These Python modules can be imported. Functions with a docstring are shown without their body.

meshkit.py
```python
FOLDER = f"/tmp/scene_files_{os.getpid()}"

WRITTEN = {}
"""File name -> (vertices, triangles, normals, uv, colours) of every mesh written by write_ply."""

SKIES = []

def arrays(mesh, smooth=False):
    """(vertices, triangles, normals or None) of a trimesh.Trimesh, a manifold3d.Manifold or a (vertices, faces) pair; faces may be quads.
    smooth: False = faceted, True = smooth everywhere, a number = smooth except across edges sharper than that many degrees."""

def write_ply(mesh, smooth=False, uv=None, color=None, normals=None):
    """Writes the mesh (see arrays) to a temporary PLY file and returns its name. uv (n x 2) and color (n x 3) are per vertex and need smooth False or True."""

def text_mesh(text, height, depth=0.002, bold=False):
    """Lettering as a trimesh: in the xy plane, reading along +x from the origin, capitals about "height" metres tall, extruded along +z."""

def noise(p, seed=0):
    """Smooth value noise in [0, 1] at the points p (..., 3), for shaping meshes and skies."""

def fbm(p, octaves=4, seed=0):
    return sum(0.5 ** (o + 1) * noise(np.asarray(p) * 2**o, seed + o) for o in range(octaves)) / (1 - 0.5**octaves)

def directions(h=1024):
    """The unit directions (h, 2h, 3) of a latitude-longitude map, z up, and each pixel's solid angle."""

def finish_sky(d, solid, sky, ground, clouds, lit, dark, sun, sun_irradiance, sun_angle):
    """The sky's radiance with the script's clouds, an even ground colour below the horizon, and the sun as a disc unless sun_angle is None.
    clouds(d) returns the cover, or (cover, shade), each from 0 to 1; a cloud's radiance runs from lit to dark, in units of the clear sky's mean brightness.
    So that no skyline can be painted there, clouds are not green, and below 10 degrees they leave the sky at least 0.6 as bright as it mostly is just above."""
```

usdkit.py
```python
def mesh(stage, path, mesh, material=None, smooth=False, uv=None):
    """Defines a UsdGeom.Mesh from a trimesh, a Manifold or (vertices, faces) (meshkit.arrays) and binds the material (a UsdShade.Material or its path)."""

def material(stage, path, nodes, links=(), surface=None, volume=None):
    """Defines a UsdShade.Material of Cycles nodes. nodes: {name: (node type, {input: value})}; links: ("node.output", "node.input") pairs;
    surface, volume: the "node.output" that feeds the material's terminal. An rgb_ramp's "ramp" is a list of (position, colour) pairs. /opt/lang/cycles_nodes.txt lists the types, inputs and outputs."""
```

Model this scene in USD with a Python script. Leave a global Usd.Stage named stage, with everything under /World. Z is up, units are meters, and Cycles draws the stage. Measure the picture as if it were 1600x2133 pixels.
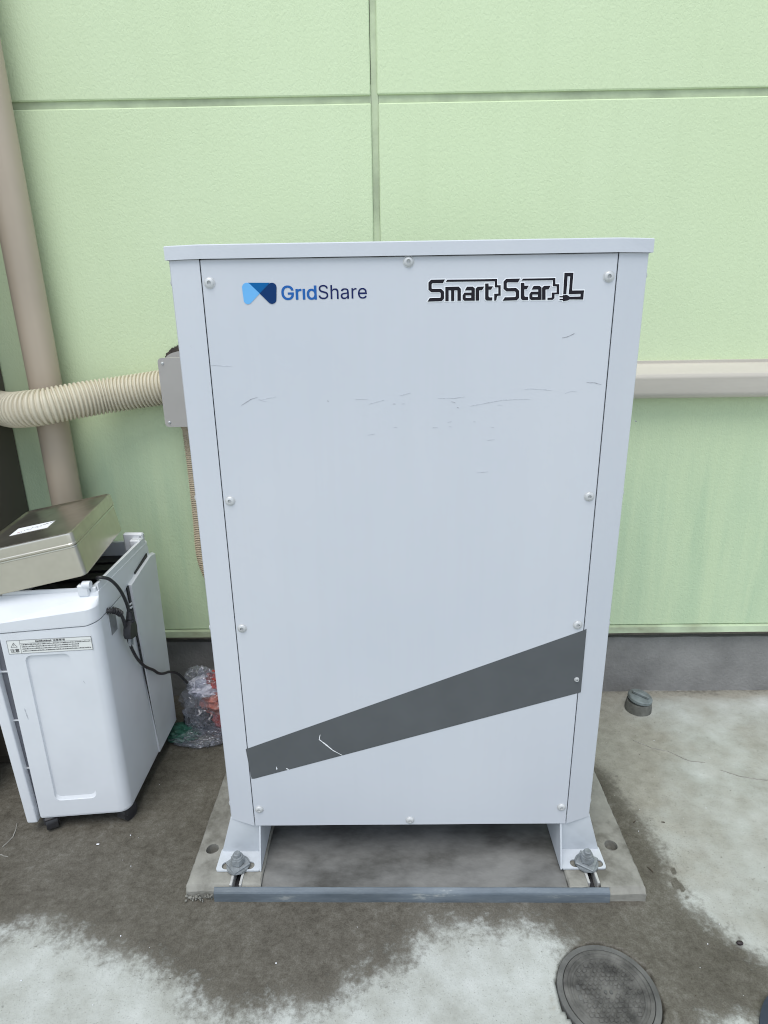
import math, glob
import numpy as np, trimesh, usdkit, meshkit
import manifold3d as m3
from manifold3d import Manifold, CrossSection
from pxr import Usd, UsdGeom, UsdLux, UsdShade, Gf, Sdf, Vt

stage = Usd.Stage.CreateInMemory()
UsdGeom.SetStageUpAxis(stage, UsdGeom.Tokens.z)
UsdGeom.SetStageMetersPerUnit(stage, 1.0)
UsdGeom.Xform.Define(stage, '/World')
UsdGeom.Scope.Define(stage, '/World/Looks')

# ------------------------------------------------------------------ camera
EXPOSURE = 0.49
cam = UsdGeom.Camera.Define(stage, '/World/camera')
R_ = np.array([[0.9998728082, -0.0102749511, 0.0121980658], [0.0059274871, 0.9494435182, 0.3138819377], [-0.0148064960, -0.3137697104, 0.9493836611]])
EYE = np.array([-0.03201723, -1.05010117, 1.14956811])
mm = np.eye(4)
mm[0, :3], mm[1, :3], mm[2, :3], mm[3, :3] = R_[:, 0], R_[:, 2], -R_[:, 1], EYE
cam.AddTransformOp().Set(Gf.Matrix4d(*mm.ravel().tolist()))
cam.CreateHorizontalApertureAttr(36.0)
cam.CreateVerticalApertureAttr(48.0)
cam.CreateFocalLengthAttr(36.0 * 1335.789 / 1600.0)
cam.CreateClippingRangeAttr(Gf.Vec2f(0.02, 500))
cam.CreateExposureAttr(EXPOSURE)

# ------------------------------------------------------------------ sky and sun (overcast)
SUN_DIR = np.array([-0.12, -0.40, 0.90]); SUN_DIR /= np.linalg.norm(SUN_DIR)
SKY_STRENGTH, SUN_INTENSITY, SUN_ANGLE = 0.10, 0.40, 36.0
sky_mat = usdkit.material(stage, '/World/Looks/sky_overcast', {
    'sky': ('sky_texture', {'sky_type': 'single_scattering', 'sun_disc': False, 'sun_elevation': math.asin(SUN_DIR[2]), 'sun_rotation': math.atan2(SUN_DIR[0], SUN_DIR[1]), 'altitude': 50.0}),
    'tc': ('texture_coordinate', {}),
    'mp': ('mapping', {'scale': (1.0, 1.0, 2.2)}),
    'n': ('noise_texture', {'scale': 2.2, 'detail': 5.0, 'roughness': 0.55}),
    'cover': ('rgb_ramp', {'ramp': [(0.0, (0.20,) * 3), (0.42, (0.45,) * 3), (0.62, (0.75,) * 3), (1.0, (0.9,) * 3)]}),
    'tone': ('rgb_ramp', {'ramp': [(0.3, (6.8, 7.5, 8.5)), (0.7, (9.6, 10.4, 11.3))]}),
    'mx': ('mix', {'mix_type': 'mix'}),
    'bg': ('background_shader', {'strength': SKY_STRENGTH}),
}, [('tc.generated', 'mp.vector'), ('mp.vector', 'n.vector'), ('n.fac', 'cover.fac'), ('n.fac', 'tone.fac'), ('cover.color', 'mx.fac'), ('sky.color', 'mx.color1'), ('tone.color', 'mx.color2'), ('mx.color', 'bg.color')], surface='bg.background')
dome = UsdLux.DomeLight.Define(stage, '/World/sky')
UsdShade.MaterialBindingAPI.Apply(dome.GetPrim()).Bind(sky_mat)
sun = UsdLux.DistantLight.Define(stage, '/World/sun')
sun.CreateIntensityAttr(SUN_INTENSITY); sun.CreateAngleAttr(SUN_ANGLE); sun.CreateNormalizeAttr(True)
sun.CreateColorAttr(Gf.Vec3f(1.0, 0.98, 0.95))
zax = SUN_DIR; xax = np.cross([0, 0, 1.0], zax); xax /= np.linalg.norm(xax); yax = np.cross(zax, xax)
sm = np.eye(4); sm[0, :3], sm[1, :3], sm[2, :3] = xax, yax, zax
sun.AddTransformOp().Set(Gf.Matrix4d(*sm.ravel().tolist()))

# ------------------------------------------------------------------ helpers: prims
_used = {}
def path_for(name, parent=None):
    base = (parent if isinstance(parent, str) else parent.GetPath().pathString) if parent is not None else '/World'
    k = base + '/' + name
    n = _used.get(k, -1) + 1; _used[k] = n
    return k if n == 0 else '%s_%03d' % (k, n)
def keys(p, **kw):
    for k, v in kw.items():
        if v: p.SetCustomDataByKey(k, v)
    return p
def thing(name, label, cat, group=None):
    return keys(UsdGeom.Xform.Define(stage, path_for(name)).GetPrim(), label=label, category=cat, group=group)
def part(parent, name, mesh, mat, smooth=30, label=None, kind=None):
    return keys(usdkit.mesh(stage, path_for(name, parent), mesh, mat, smooth=smooth).GetPrim(), label=label, kind=kind)
def solo(name, mesh, mat, label, cat, smooth=30, group=None, kind=None):
    return keys(usdkit.mesh(stage, path_for(name), mesh, mat, smooth=smooth).GetPrim(), label=label, category=cat, group=group, kind=kind)

# ------------------------------------------------------------------ helpers: shapes
def bx(x0, x1, y0, y1, z0, z1, b=0.0):
    if b <= 0: return Manifold.cube([x1 - x0, y1 - y0, z1 - z0]).translate([x0, y0, z0])
    p = []
    for sx, xx in ((1, x0), (-1, x1)):
        for sy, yy in ((1, y0), (-1, y1)):
            for sz, zz in ((1, z0), (-1, z1)):
                p += [[xx + sx * b, yy + sy * b, zz], [xx + sx * b, yy, zz + sz * b], [xx, yy + sy * b, zz + sz * b]]
    return Manifold.hull_points(np.array(p))
def CS(*polys): return CrossSection([np.asarray(p, float).tolist() for p in polys], m3.FillRule.EvenOdd)
def vert(poly, z0, z1, holes=()):                 # prism of a ground-plan polygon
    return CS(poly, *holes).extrude(z1 - z0).translate([0, 0, z0])
XZ = [[1, 0, 0, 0], [0, 0, -1, 0], [0, 1, 0, 0]]
def front(cs, y_back, depth):                     # cross-section in (x, z), standing at y_back and reaching depth towards the viewer
    return cs.extrude(depth).transform(XZ).translate([0, y_back, 0])
YZ = [[0, 0, 1, 0], [1, 0, 0, 0], [0, 1, 0, 0]]
def along_x(poly, x0, x1): return CS(poly).extrude(x1 - x0).transform(YZ).translate([x0, 0, 0])
def rrect(x0, x1, y0, y1, r, n=6):
    out = []
    for cx, cy, a in ((x1 - r, y1 - r, 0), (x0 + r, y1 - r, 90), (x0 + r, y0 + r, 180), (x1 - r, y0 + r, 270)):
        for k in range(n + 1):
            t = math.radians(a + 90 * k / n); out.append((cx + r * math.cos(t), cy + r * math.sin(t)))
    return out
def lathe(prof, n=32, at=(0, 0, 0), axis=None):
    m = CS(prof).revolve(n)
    if axis == 'y-': m = m.transform(XZ)
    if axis == 'x+': m = m.transform([[0, 0, 1, 0], [1, 0, 0, 0], [0, 1, 0, 0]])
    if axis == 'x-': m = m.transform([[0, 0, -1, 0], [1, 0, 0, 0], [0, -1, 0, 0]])
    return m.translate(list(at))
def catmull(pts, n):
    P = np.array(pts, float); P = np.vstack([2 * P[0] - P[1], P, 2 * P[-1] - P[-2]]); out = []
    for i in range(1, len(P) - 2):
        for k in range(n):
            t = k / n
            out.append(0.5 * (2 * P[i] + (P[i + 1] - P[i - 1]) * t + (2 * P[i - 1] - 5 * P[i] + 4 * P[i + 1] - P[i + 2]) * t * t + (3 * P[i] - P[i - 1] - 3 * P[i + 1] + P[i + 2]) * t ** 3))
    out.append(P[-2]); return np.array(out)
def sweep(pts, radii, n=16, flat=1.0):
    P = np.asarray(pts, float); r = np.broadcast_to(radii, len(P)); T = np.gradient(P, axis=0); T /= np.linalg.norm(T, axis=1)[:, None]
    up = np.array([0, 0, 1.0]) if abs(T[0, 2]) < 0.9 else np.array([0, 1.0, 0])
    N = np.cross(up, T[0]); N /= np.linalg.norm(N); V = []
    for i in range(len(P)):
        N = N - T[i] * (N @ T[i]); N /= np.linalg.norm(N); B = np.cross(T[i], N)
        a = np.arange(n) * 2 * np.pi / n
        V.append(P[i] + r[i] * (np.cos(a)[:, None] * N + flat * np.sin(a)[:, None] * B))
    V = np.vstack(V); F = []
    for i in range(len(P) - 1):
        for k in range(n):
            a, b = i * n + k, i * n + (k + 1) % n
            F += [[a, b, b + n], [a, b + n, a + n]]
    c0, c1 = len(V), len(V) + 1; V = np.vstack([V, P[:1], P[-1:]]); e = (len(P) - 1) * n
    for k in range(n): F += [[c0, (k + 1) % n, k], [c1, e + k, e + (k + 1) % n]]
    return trimesh.Trimesh(V, F, process=False)
def resample(pts, step):
    P = np.asarray(pts); d = np.r_[0, np.cumsum(np.linalg.norm(np.diff(P, axis=0), axis=1))]; s = np.arange(0, d[-1], step)
    return np.stack([np.interp(s, d, P[:, k]) for k in range(3)], 1), s
def tm(m):
    if isinstance(m, trimesh.Trimesh): return m
    v, f, _ = meshkit.arrays(m); return trimesh.Trimesh(v, f, process=False)
def cat(*ms): return trimesh.util.concatenate([tm(m) for m in ms])
def moved(m, M, t): 
    g = tm(m).copy(); g.vertices = g.vertices @ np.asarray(M).T + t; return g
def ribbon(pts, width, y0, y1):                     # a hair-thin mark on a face looking along -y: tapering strip of real thickness
    P = np.asarray(pts, float); d = np.r_[0, np.cumsum(np.linalg.norm(np.diff(P, axis=0), axis=1))]; n = max(4, int(d[-1] / 0.004) + 2); s = np.linspace(0, d[-1], n)
    Q = np.stack([np.interp(s, d, P[:, k]) for k in (0, 1)], 1); T = np.gradient(Q, axis=0); T /= np.linalg.norm(T, axis=1)[:, None] + 1e-9
    N = np.stack([-T[:, 1], T[:, 0]], 1); rng = np.random.default_rng(int(abs(P[0, 0] * 1e5)) % 9999); w = width * 0.5 * (0.25 + 0.75 * np.sin(np.linspace(0.25, math.pi - 0.15, n))) * rng.uniform(0.5, 1.25, n)
    poly = np.vstack([Q + N * w[:, None], (Q - N * w[:, None])[::-1]])
    return front(CrossSection([poly.tolist()], m3.FillRule.NonZero), y0, y0 - y1)
def glyphs(text, height, font='Noto Sans CJK'):
    from PIL import Image, ImageDraw, ImageFont
    from shapely import affinity, box, union_all
    fn = [p for p in glob.glob('/opt/blender-*/*/datafiles/fonts/*.woff2') if font in p][0]
    f = ImageFont.truetype(fn, 64); x0, y0, x1, y1 = f.getbbox(text, anchor='ls', stroke_width=1)
    im = Image.new('L', (x1 - x0 + 8, y1 - y0 + 8)); ImageDraw.Draw(im).text((4 - x0, 4 - y0), text, 255, f, anchor='ls', stroke_width=1)
    on = np.pad(np.asarray(im) > 127, ((0, 0), (1, 1))).astype(np.int8); rows, st = np.nonzero(np.diff(on, axis=1) == 1); en = np.nonzero(np.diff(on, axis=1) == -1)[1]
    sh = union_all(box(st, -rows - 1, en, -rows)).buffer(0.5).buffer(-0.5).simplify(0.8); s = height / (y1 - y0)
    sh = affinity.affine_transform(sh, [s, 0, 0, s, -4 * s, (4 - y0) * s])
    return trimesh.util.concatenate([trimesh.creation.extrude_polygon(g, 0.0003, engine='earcut') for g in getattr(sh, 'geoms', [sh])])

# ------------------------------------------------------------------ materials
def mat(name, base, rough=0.5, metal=0.0, var=0.08, vscale=6.0, bump=0.0, bscale=200.0, bdist=0.001, spec=0.5, stretch=(1, 1, 1), detail=4.0, tint=None, coat=0.0, rvar=0.06):
    base = np.array(base, float); hi = base * (1 + var); lo = base * (1 - var) if tint is None else np.array(tint)
    nodes = {'g': ('geometry', {}), 'mp': ('mapping', {'scale': stretch}), 'n': ('noise_texture', {'scale': vscale, 'detail': detail, 'roughness': 0.6}),
             'r': ('rgb_ramp', {'ramp': [(0.34, lo), (0.5, base), (0.66, hi)]}), 'rr': ('map_range', {'from_min': 0.2, 'from_max': 0.8, 'to_min': max(0.02, rough - rvar), 'to_max': min(1, rough + rvar), 'clamp': True}),
             'p': ('principled_bsdf', {'metallic': metal, 'specular_ior_level': spec, 'coat_weight': coat})}
    links = [('g.position', 'mp.vector'), ('mp.vector', 'n.vector'), ('n.fac', 'r.fac'), ('r.color', 'p.base_color'), ('n.fac', 'rr.value'), ('rr.result', 'p.roughness')]
    if bump:
        nodes['bn'] = ('noise_texture', {'scale': bscale, 'detail': 3.0, 'roughness': 0.55}); nodes['b'] = ('bump', {'strength': bump, 'distance': bdist})
        links += [('mp.vector', 'bn.vector'), ('bn.fac', 'b.height'), ('b.normal', 'p.normal')]
    return usdkit.material(stage, '/World/Looks/' + name, nodes, links, surface='p.BSDF')
M = {}
M['cab'] = usdkit.material(stage, '/World/Looks/cabinet_paint', {'g': ('geometry', {}), 'n1': ('noise_texture', {'scale': 2.6, 'detail': 3.0}), 'mp': ('mapping', {'scale': (30.0, 30.0, 1.5)}), 'n2': ('noise_texture', {'scale': 1.0, 'detail': 5.0, 'roughness': 0.7}), 'n3': ('noise_texture', {'scale': 150.0, 'detail': 3.0, 'roughness': 0.7}),
    'r1': ('rgb_ramp', {'ramp': [(0.30, (0.510, 0.538, 0.580)), (0.70, (0.548, 0.568, 0.600))]}), 'r2': ('rgb_ramp', {'ramp': [(0.32, (0.90, 0.90, 0.885)), (0.55, (1.0, 1.0, 1.0))]}), 'r3': ('rgb_ramp', {'ramp': [(0.20, (0.80, 0.79, 0.77)), (0.30, (1.0, 1.0, 1.0))]}),
    'm1': ('mix', {'mix_type': 'multiply', 'fac': 0.12}), 'm2': ('mix', {'mix_type': 'multiply', 'fac': 0.5}), 'rr': ('map_range', {'from_min': 0.3, 'from_max': 0.7, 'to_min': 0.30, 'to_max': 0.40, 'clamp': True}),
    'nb': ('noise_texture', {'scale': 900.0, 'detail': 2.0}), 'nw': ('noise_texture', {'scale': 5.0, 'detail': 1.0}), 'b1': ('bump', {'strength': 0.25, 'distance': 0.004}), 'b2': ('bump', {'strength': 0.10, 'distance': 0.0004}), 'p': ('principled_bsdf', {'specular_ior_level': 0.5})},
    [('g.position', 'n1.vector'), ('g.position', 'mp.vector'), ('mp.vector', 'n2.vector'), ('g.position', 'n3.vector'), ('g.position', 'nb.vector'), ('g.position', 'nw.vector'), ('n1.fac', 'r1.fac'), ('n2.fac', 'r2.fac'), ('n3.fac', 'r3.fac'), ('r1.color', 'm1.color1'), ('r2.color', 'm1.color2'), ('m1.color', 'm2.color1'), ('r3.color', 'm2.color2'), ('m2.color', 'p.base_color'),
     ('n1.fac', 'rr.value'), ('rr.result', 'p.roughness'), ('nw.fac', 'b1.height'), ('nb.fac', 'b2.height'), ('b1.normal', 'b2.normal'), ('b2.normal', 'p.normal')], surface='p.BSDF')
M['cab2'] = mat('bracket_paint', (0.52, 0.55, 0.58), 0.45, var=0.05, vscale=14, bump=0.1, bscale=700, bdist=0.0004)
M['dark'] = mat('dark_inside', (0.03, 0.03, 0.034), 0.8, var=0.2)
M['screw'] = mat('screw_steel', (0.52, 0.53, 0.53), 0.45, metal=0.25, var=0.1, vscale=60)
M['stripe'] = mat('grey_stripe', (0.080, 0.087, 0.092), 0.5, var=0.08, vscale=9, bump=0.1, bscale=900, bdist=0.0004)
M['ink'] = mat('black_print', (0.014, 0.013, 0.018), 0.5, var=0.1, spec=0.15)
M['white_print'] = mat('white_print', (0.80, 0.82, 0.84), 0.5, var=0.02)
M['blue_light'] = mat('light_blue_print', (0.125, 0.40, 0.74), 0.45, var=0.02)
M['blue_mid'] = mat('mid_blue_print', (0.003, 0.105, 0.31), 0.45, var=0.02, spec=0.15)
M['blue_dark'] = mat('navy_print', (0.003, 0.032, 0.125), 0.45, var=0.02, spec=0.15)
M['blue_text'] = mat('blue_lettering', (0.018, 0.11, 0.36), 0.45, var=0.02, spec=0.15)
M['navy_text'] = mat('navy_lettering', (0.010, 0.018, 0.09), 0.45, var=0.02, spec=0.15)
M['scratch'] = mat('scratch_grey', (0.32, 0.33, 0.355), 0.6, var=0.45, vscale=160)
M['scratch_faint'] = mat('scratch_faint', (0.455, 0.475, 0.51), 0.6, var=0.22, vscale=160)
M['bare'] = mat('bare_scratch', (0.78, 0.79, 0.8), 0.5, var=0.05)
M['galv'] = mat('galvanised', (0.25, 0.27, 0.28), 0.55, metal=0.4, var=0.22, vscale=90, bump=0.2, bscale=300)
M['channel'] = mat('zinc_channel', (0.50, 0.50, 0.48), 0.55, metal=0.2, var=0.15, vscale=60)
M['plinth'] = mat('plinth_concrete', (0.245, 0.240, 0.212), 0.85, var=0.25, vscale=13, tint=(0.125, 0.120, 0.100), detail=8, bump=0.35, bscale=160, bdist=0.002, spec=0.3)
M['mortar'] = mat('dark_mortar', (0.150, 0.150, 0.142), 0.75, var=0.42, vscale=13, tint=(0.075, 0.074, 0.068), detail=8, bump=0.4, bscale=60, bdist=0.003, spec=0.35, stretch=(0.6, 1, 1))
M['rail'] = usdkit.material(stage, '/World/Looks/rail_grey', {'g': ('geometry', {}), 'mp': ('mapping', {'scale': (0.22, 1.0, 1.0)}), 'n': ('noise_texture', {'scale': 42.0, 'detail': 8.0, 'roughness': 0.68}), 'n2': ('noise_texture', {'scale': 12.0, 'detail': 6.0}),
    'r': ('rgb_ramp', {'ramp': [(0.30, (0.085, 0.108, 0.130)), (0.52, (0.125, 0.152, 0.178)), (0.60, (0.150, 0.178, 0.200)), (0.645, (0.27, 0.29, 0.29)), (0.8, (0.33, 0.34, 0.32))]}), 'r2': ('rgb_ramp', {'ramp': [(0.35, (0.72, 0.72, 0.70)), (0.65, (1.08, 1.08, 1.08))]}),
    'm': ('mix', {'mix_type': 'multiply', 'fac': 1.0}), 'b': ('bump', {'strength': 0.3, 'distance': 0.001}), 'p': ('principled_bsdf', {'roughness': 0.6})},
    [('g.position', 'mp.vector'), ('mp.vector', 'n.vector'), ('mp.vector', 'n2.vector'), ('n.fac', 'r.fac'), ('n2.fac', 'r2.fac'), ('r.color', 'm.color1'), ('r2.color', 'm.color2'), ('m.color', 'p.base_color'), ('n.fac', 'b.height'), ('b.normal', 'p.normal')], surface='p.BSDF')
M['foundation'] = mat('foundation_mortar', (0.225, 0.222, 0.215), 0.9, var=0.20, vscale=7, detail=7, bump=0.6, bscale=110, bdist=0.003, spec=0.25)
M['vent'] = mat('dark_vent_strip', (0.24, 0.21, 0.17), 0.8, var=0.2, vscale=20)
M['trim'] = mat('drip_trim', (0.40, 0.48, 0.33), 0.55, var=0.25, vscale=9, detail=6, stretch=(0.5, 1, 1), tint=(0.24, 0.26, 0.17))
M['joint'] = mat('joint_sealant', (0.43, 0.50, 0.33), 0.7, var=0.2, vscale=10, bump=0.3, bscale=150, bdist=0.001)
M['pipe'] = mat('beige_pipe', (0.42, 0.35, 0.27), 0.42, var=0.05, vscale=5)
M['hose'] = mat('ivory_hose', (0.56, 0.51, 0.39), 0.5, var=0.06, vscale=8)
M['conduit'] = mat('tan_conduit', (0.42, 0.35, 0.25), 0.55, var=0.06, vscale=12)
M['jbox'] = mat('box_grey', (0.36, 0.345, 0.325), 0.5, var=0.03, vscale=10)
M['cover'] = mat('duct_cover', (0.49, 0.455, 0.395), 0.45, var=0.05, vscale=8, stretch=(0.3, 1, 3), bump=0.05, bscale=60)
M['putty'] = mat('dark_putty', (0.055, 0.045, 0.035), 0.85, var=0.4, vscale=60, bump=0.8, bscale=200)
M['shred'] = mat('white_plastic', (0.64, 0.66, 0.685), 0.38, var=0.03, vscale=7, bump=0.06, bscale=900, bdist=0.0003)
M['shred_grey'] = mat('grey_plastic', (0.12, 0.125, 0.145), 0.4, var=0.12, vscale=15)
M['plate'] = mat('rating_plate', (0.33, 0.34, 0.35), 0.35, metal=0.5, var=0.1, vscale=40)
M['black'] = mat('black_plastic', (0.018, 0.018, 0.020), 0.42, var=0.2, vscale=30)
M['blackhole'] = mat('black_mechanism', (0.008, 0.008, 0.009), 0.5, var=0.3)
M['orange'] = mat('orange_part', (0.55, 0.16, 0.03), 0.5)
M['labelp'] = mat('label_paper', (0.70, 0.71, 0.68), 0.5, var=0.03)
M['labelink'] = mat('label_ink', (0.12, 0.12, 0.12), 0.6)
M['tin'] = mat('tinplate', (0.66, 0.62, 0.535), 0.27, metal=1.0, var=0.04, vscale=6, rvar=0.04, bump=0.02, bscale=40)
M['tin_edge'] = mat('tinplate_edge', (0.72, 0.71, 0.66), 0.2, metal=1.0, var=0.05)
M['paper'] = mat('paper_white', (0.78, 0.79, 0.82), 0.7, var=0.03)
M['red'] = mat('red_wrapper', (0.36, 0.05, 0.04), 0.35, var=0.35, vscale=40)
M['redorange'] = mat('orange_wrapper', (0.40, 0.12, 0.08), 0.35, var=0.4, vscale=30)
M['whitefilm'] = mat('white_wrapper', (0.62, 0.60, 0.66), 0.4, var=0.2, vscale=25)
M['greennet'] = mat('green_film', (0.02, 0.085, 0.06), 0.45, var=0.4, vscale=40)
M['brown'] = mat('brown_metal', (0.070, 0.060, 0.048), 0.5, var=0.08, vscale=6, bump=0.06, bscale=400)
M['greybucket'] = mat('bucket_grey', (0.085, 0.095, 0.10), 0.5, var=0.15, vscale=9)
M['wire'] = mat('beige_wire', (0.38, 0.35, 0.27), 0.5)
M['iron'] = mat('cast_iron_grey', (0.108, 0.108, 0.100), 0.75, var=0.28, vscale=22, detail=8, bump=0.5, bscale=240, bdist=0.0015, spec=0.4)
M['iron_low'] = mat('dusty_iron', (0.104, 0.102, 0.093), 0.88, var=0.5, vscale=26, detail=8, bump=0.5, bscale=240, bdist=0.0015, spec=0.3)
M['pvc'] = mat('grey_pvc', (0.165, 0.19, 0.19), 0.6, var=0.3, vscale=34, detail=7, bump=0.25, bscale=200, tint=(0.11, 0.125, 0.12))
M['pvc_low'] = mat('mortar_caked_pvc', (0.13, 0.13, 0.115), 0.85, var=0.3, vscale=40, detail=7, bump=0.6, bscale=200)
M['navy'] = mat('navy_rubber', (0.022, 0.030, 0.048), 0.6, var=0.15, vscale=40, bump=0.3, bscale=400)
M['seed'] = mat('dark_seed', (0.02, 0.012, 0.012), 0.5)
M['debris'] = mat('brown_debris', (0.06, 0.045, 0.03), 0.8)

# stucco wall: pale green paint over an orange-peel relief
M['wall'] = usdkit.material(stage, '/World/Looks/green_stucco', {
    'g': ('geometry', {}),
    'n1': ('noise_texture', {'scale': 1.7, 'detail': 4.0, 'roughness': 0.6}),
    'r1': ('rgb_ramp', {'ramp': [(0.25, (0.565, 0.670, 0.425)), (0.75, (0.600, 0.700, 0.465))]}),
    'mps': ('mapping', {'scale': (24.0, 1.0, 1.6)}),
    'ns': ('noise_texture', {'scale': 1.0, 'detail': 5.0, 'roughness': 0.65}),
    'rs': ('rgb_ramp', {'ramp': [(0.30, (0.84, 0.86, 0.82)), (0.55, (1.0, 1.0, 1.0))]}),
    'mul': ('mix', {'mix_type': 'multiply', 'fac': 0.14}), 'sz': ('separate_xyz', {}), 'mz': ('map_range', {'from_min': 0.95, 'from_max': 0.60, 'to_min': 0.0, 'to_max': 1.0, 'clamp': True}), 'rs2': ('rgb_ramp', {'ramp': [(0.34, (1.0,) * 3), (0.62, (0.45,) * 3)]}), 'mf': ('math', {'math_type': 'multiply'}), 'mst': ('mix', {'mix_type': 'multiply', 'color2': (0.80, 0.87, 0.90)}),  # cooler, darker tint low on the wall: faint rain streaks plus shade painted in
    'mpb': ('mapping', {'scale': (1.0, 1.0, 0.72), 'rotation': (0.0, 0.35, 0.0)}),
    'nb': ('noise_texture', {'scale': 165.0, 'detail': 2.2, 'roughness': 0.55, 'distortion': 0.7}),
    'sb': ('rgb_ramp', {'ramp': [(0.30, (0.0,) * 3), (0.50, (0.55,) * 3), (0.68, (1.0,) * 3)]}),
    'nf': ('noise_texture', {'scale': 520.0, 'detail': 2.0}),
    'ad': ('mix', {'mix_type': 'mix', 'fac': 0.18}),
    'b': ('bump', {'strength': 0.42, 'distance': 0.0012}),
    'p': ('principled_bsdf', {'roughness': 0.72, 'specular_ior_level': 0.35}),
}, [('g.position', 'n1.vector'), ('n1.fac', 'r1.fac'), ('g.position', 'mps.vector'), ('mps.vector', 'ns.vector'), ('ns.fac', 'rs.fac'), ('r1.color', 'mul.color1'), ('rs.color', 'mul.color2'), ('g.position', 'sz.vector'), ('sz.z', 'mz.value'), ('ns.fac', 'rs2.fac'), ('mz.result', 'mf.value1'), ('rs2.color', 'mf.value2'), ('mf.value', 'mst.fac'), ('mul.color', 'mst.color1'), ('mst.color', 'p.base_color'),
    ('g.position', 'mpb.vector'), ('mpb.vector', 'nb.vector'), ('nb.fac', 'sb.fac'), ('g.position', 'nf.vector'), ('sb.color', 'ad.color1'), ('nf.color', 'ad.color2'), ('ad.color', 'b.height'), ('b.normal', 'p.normal')], surface='p.BSDF')

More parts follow.
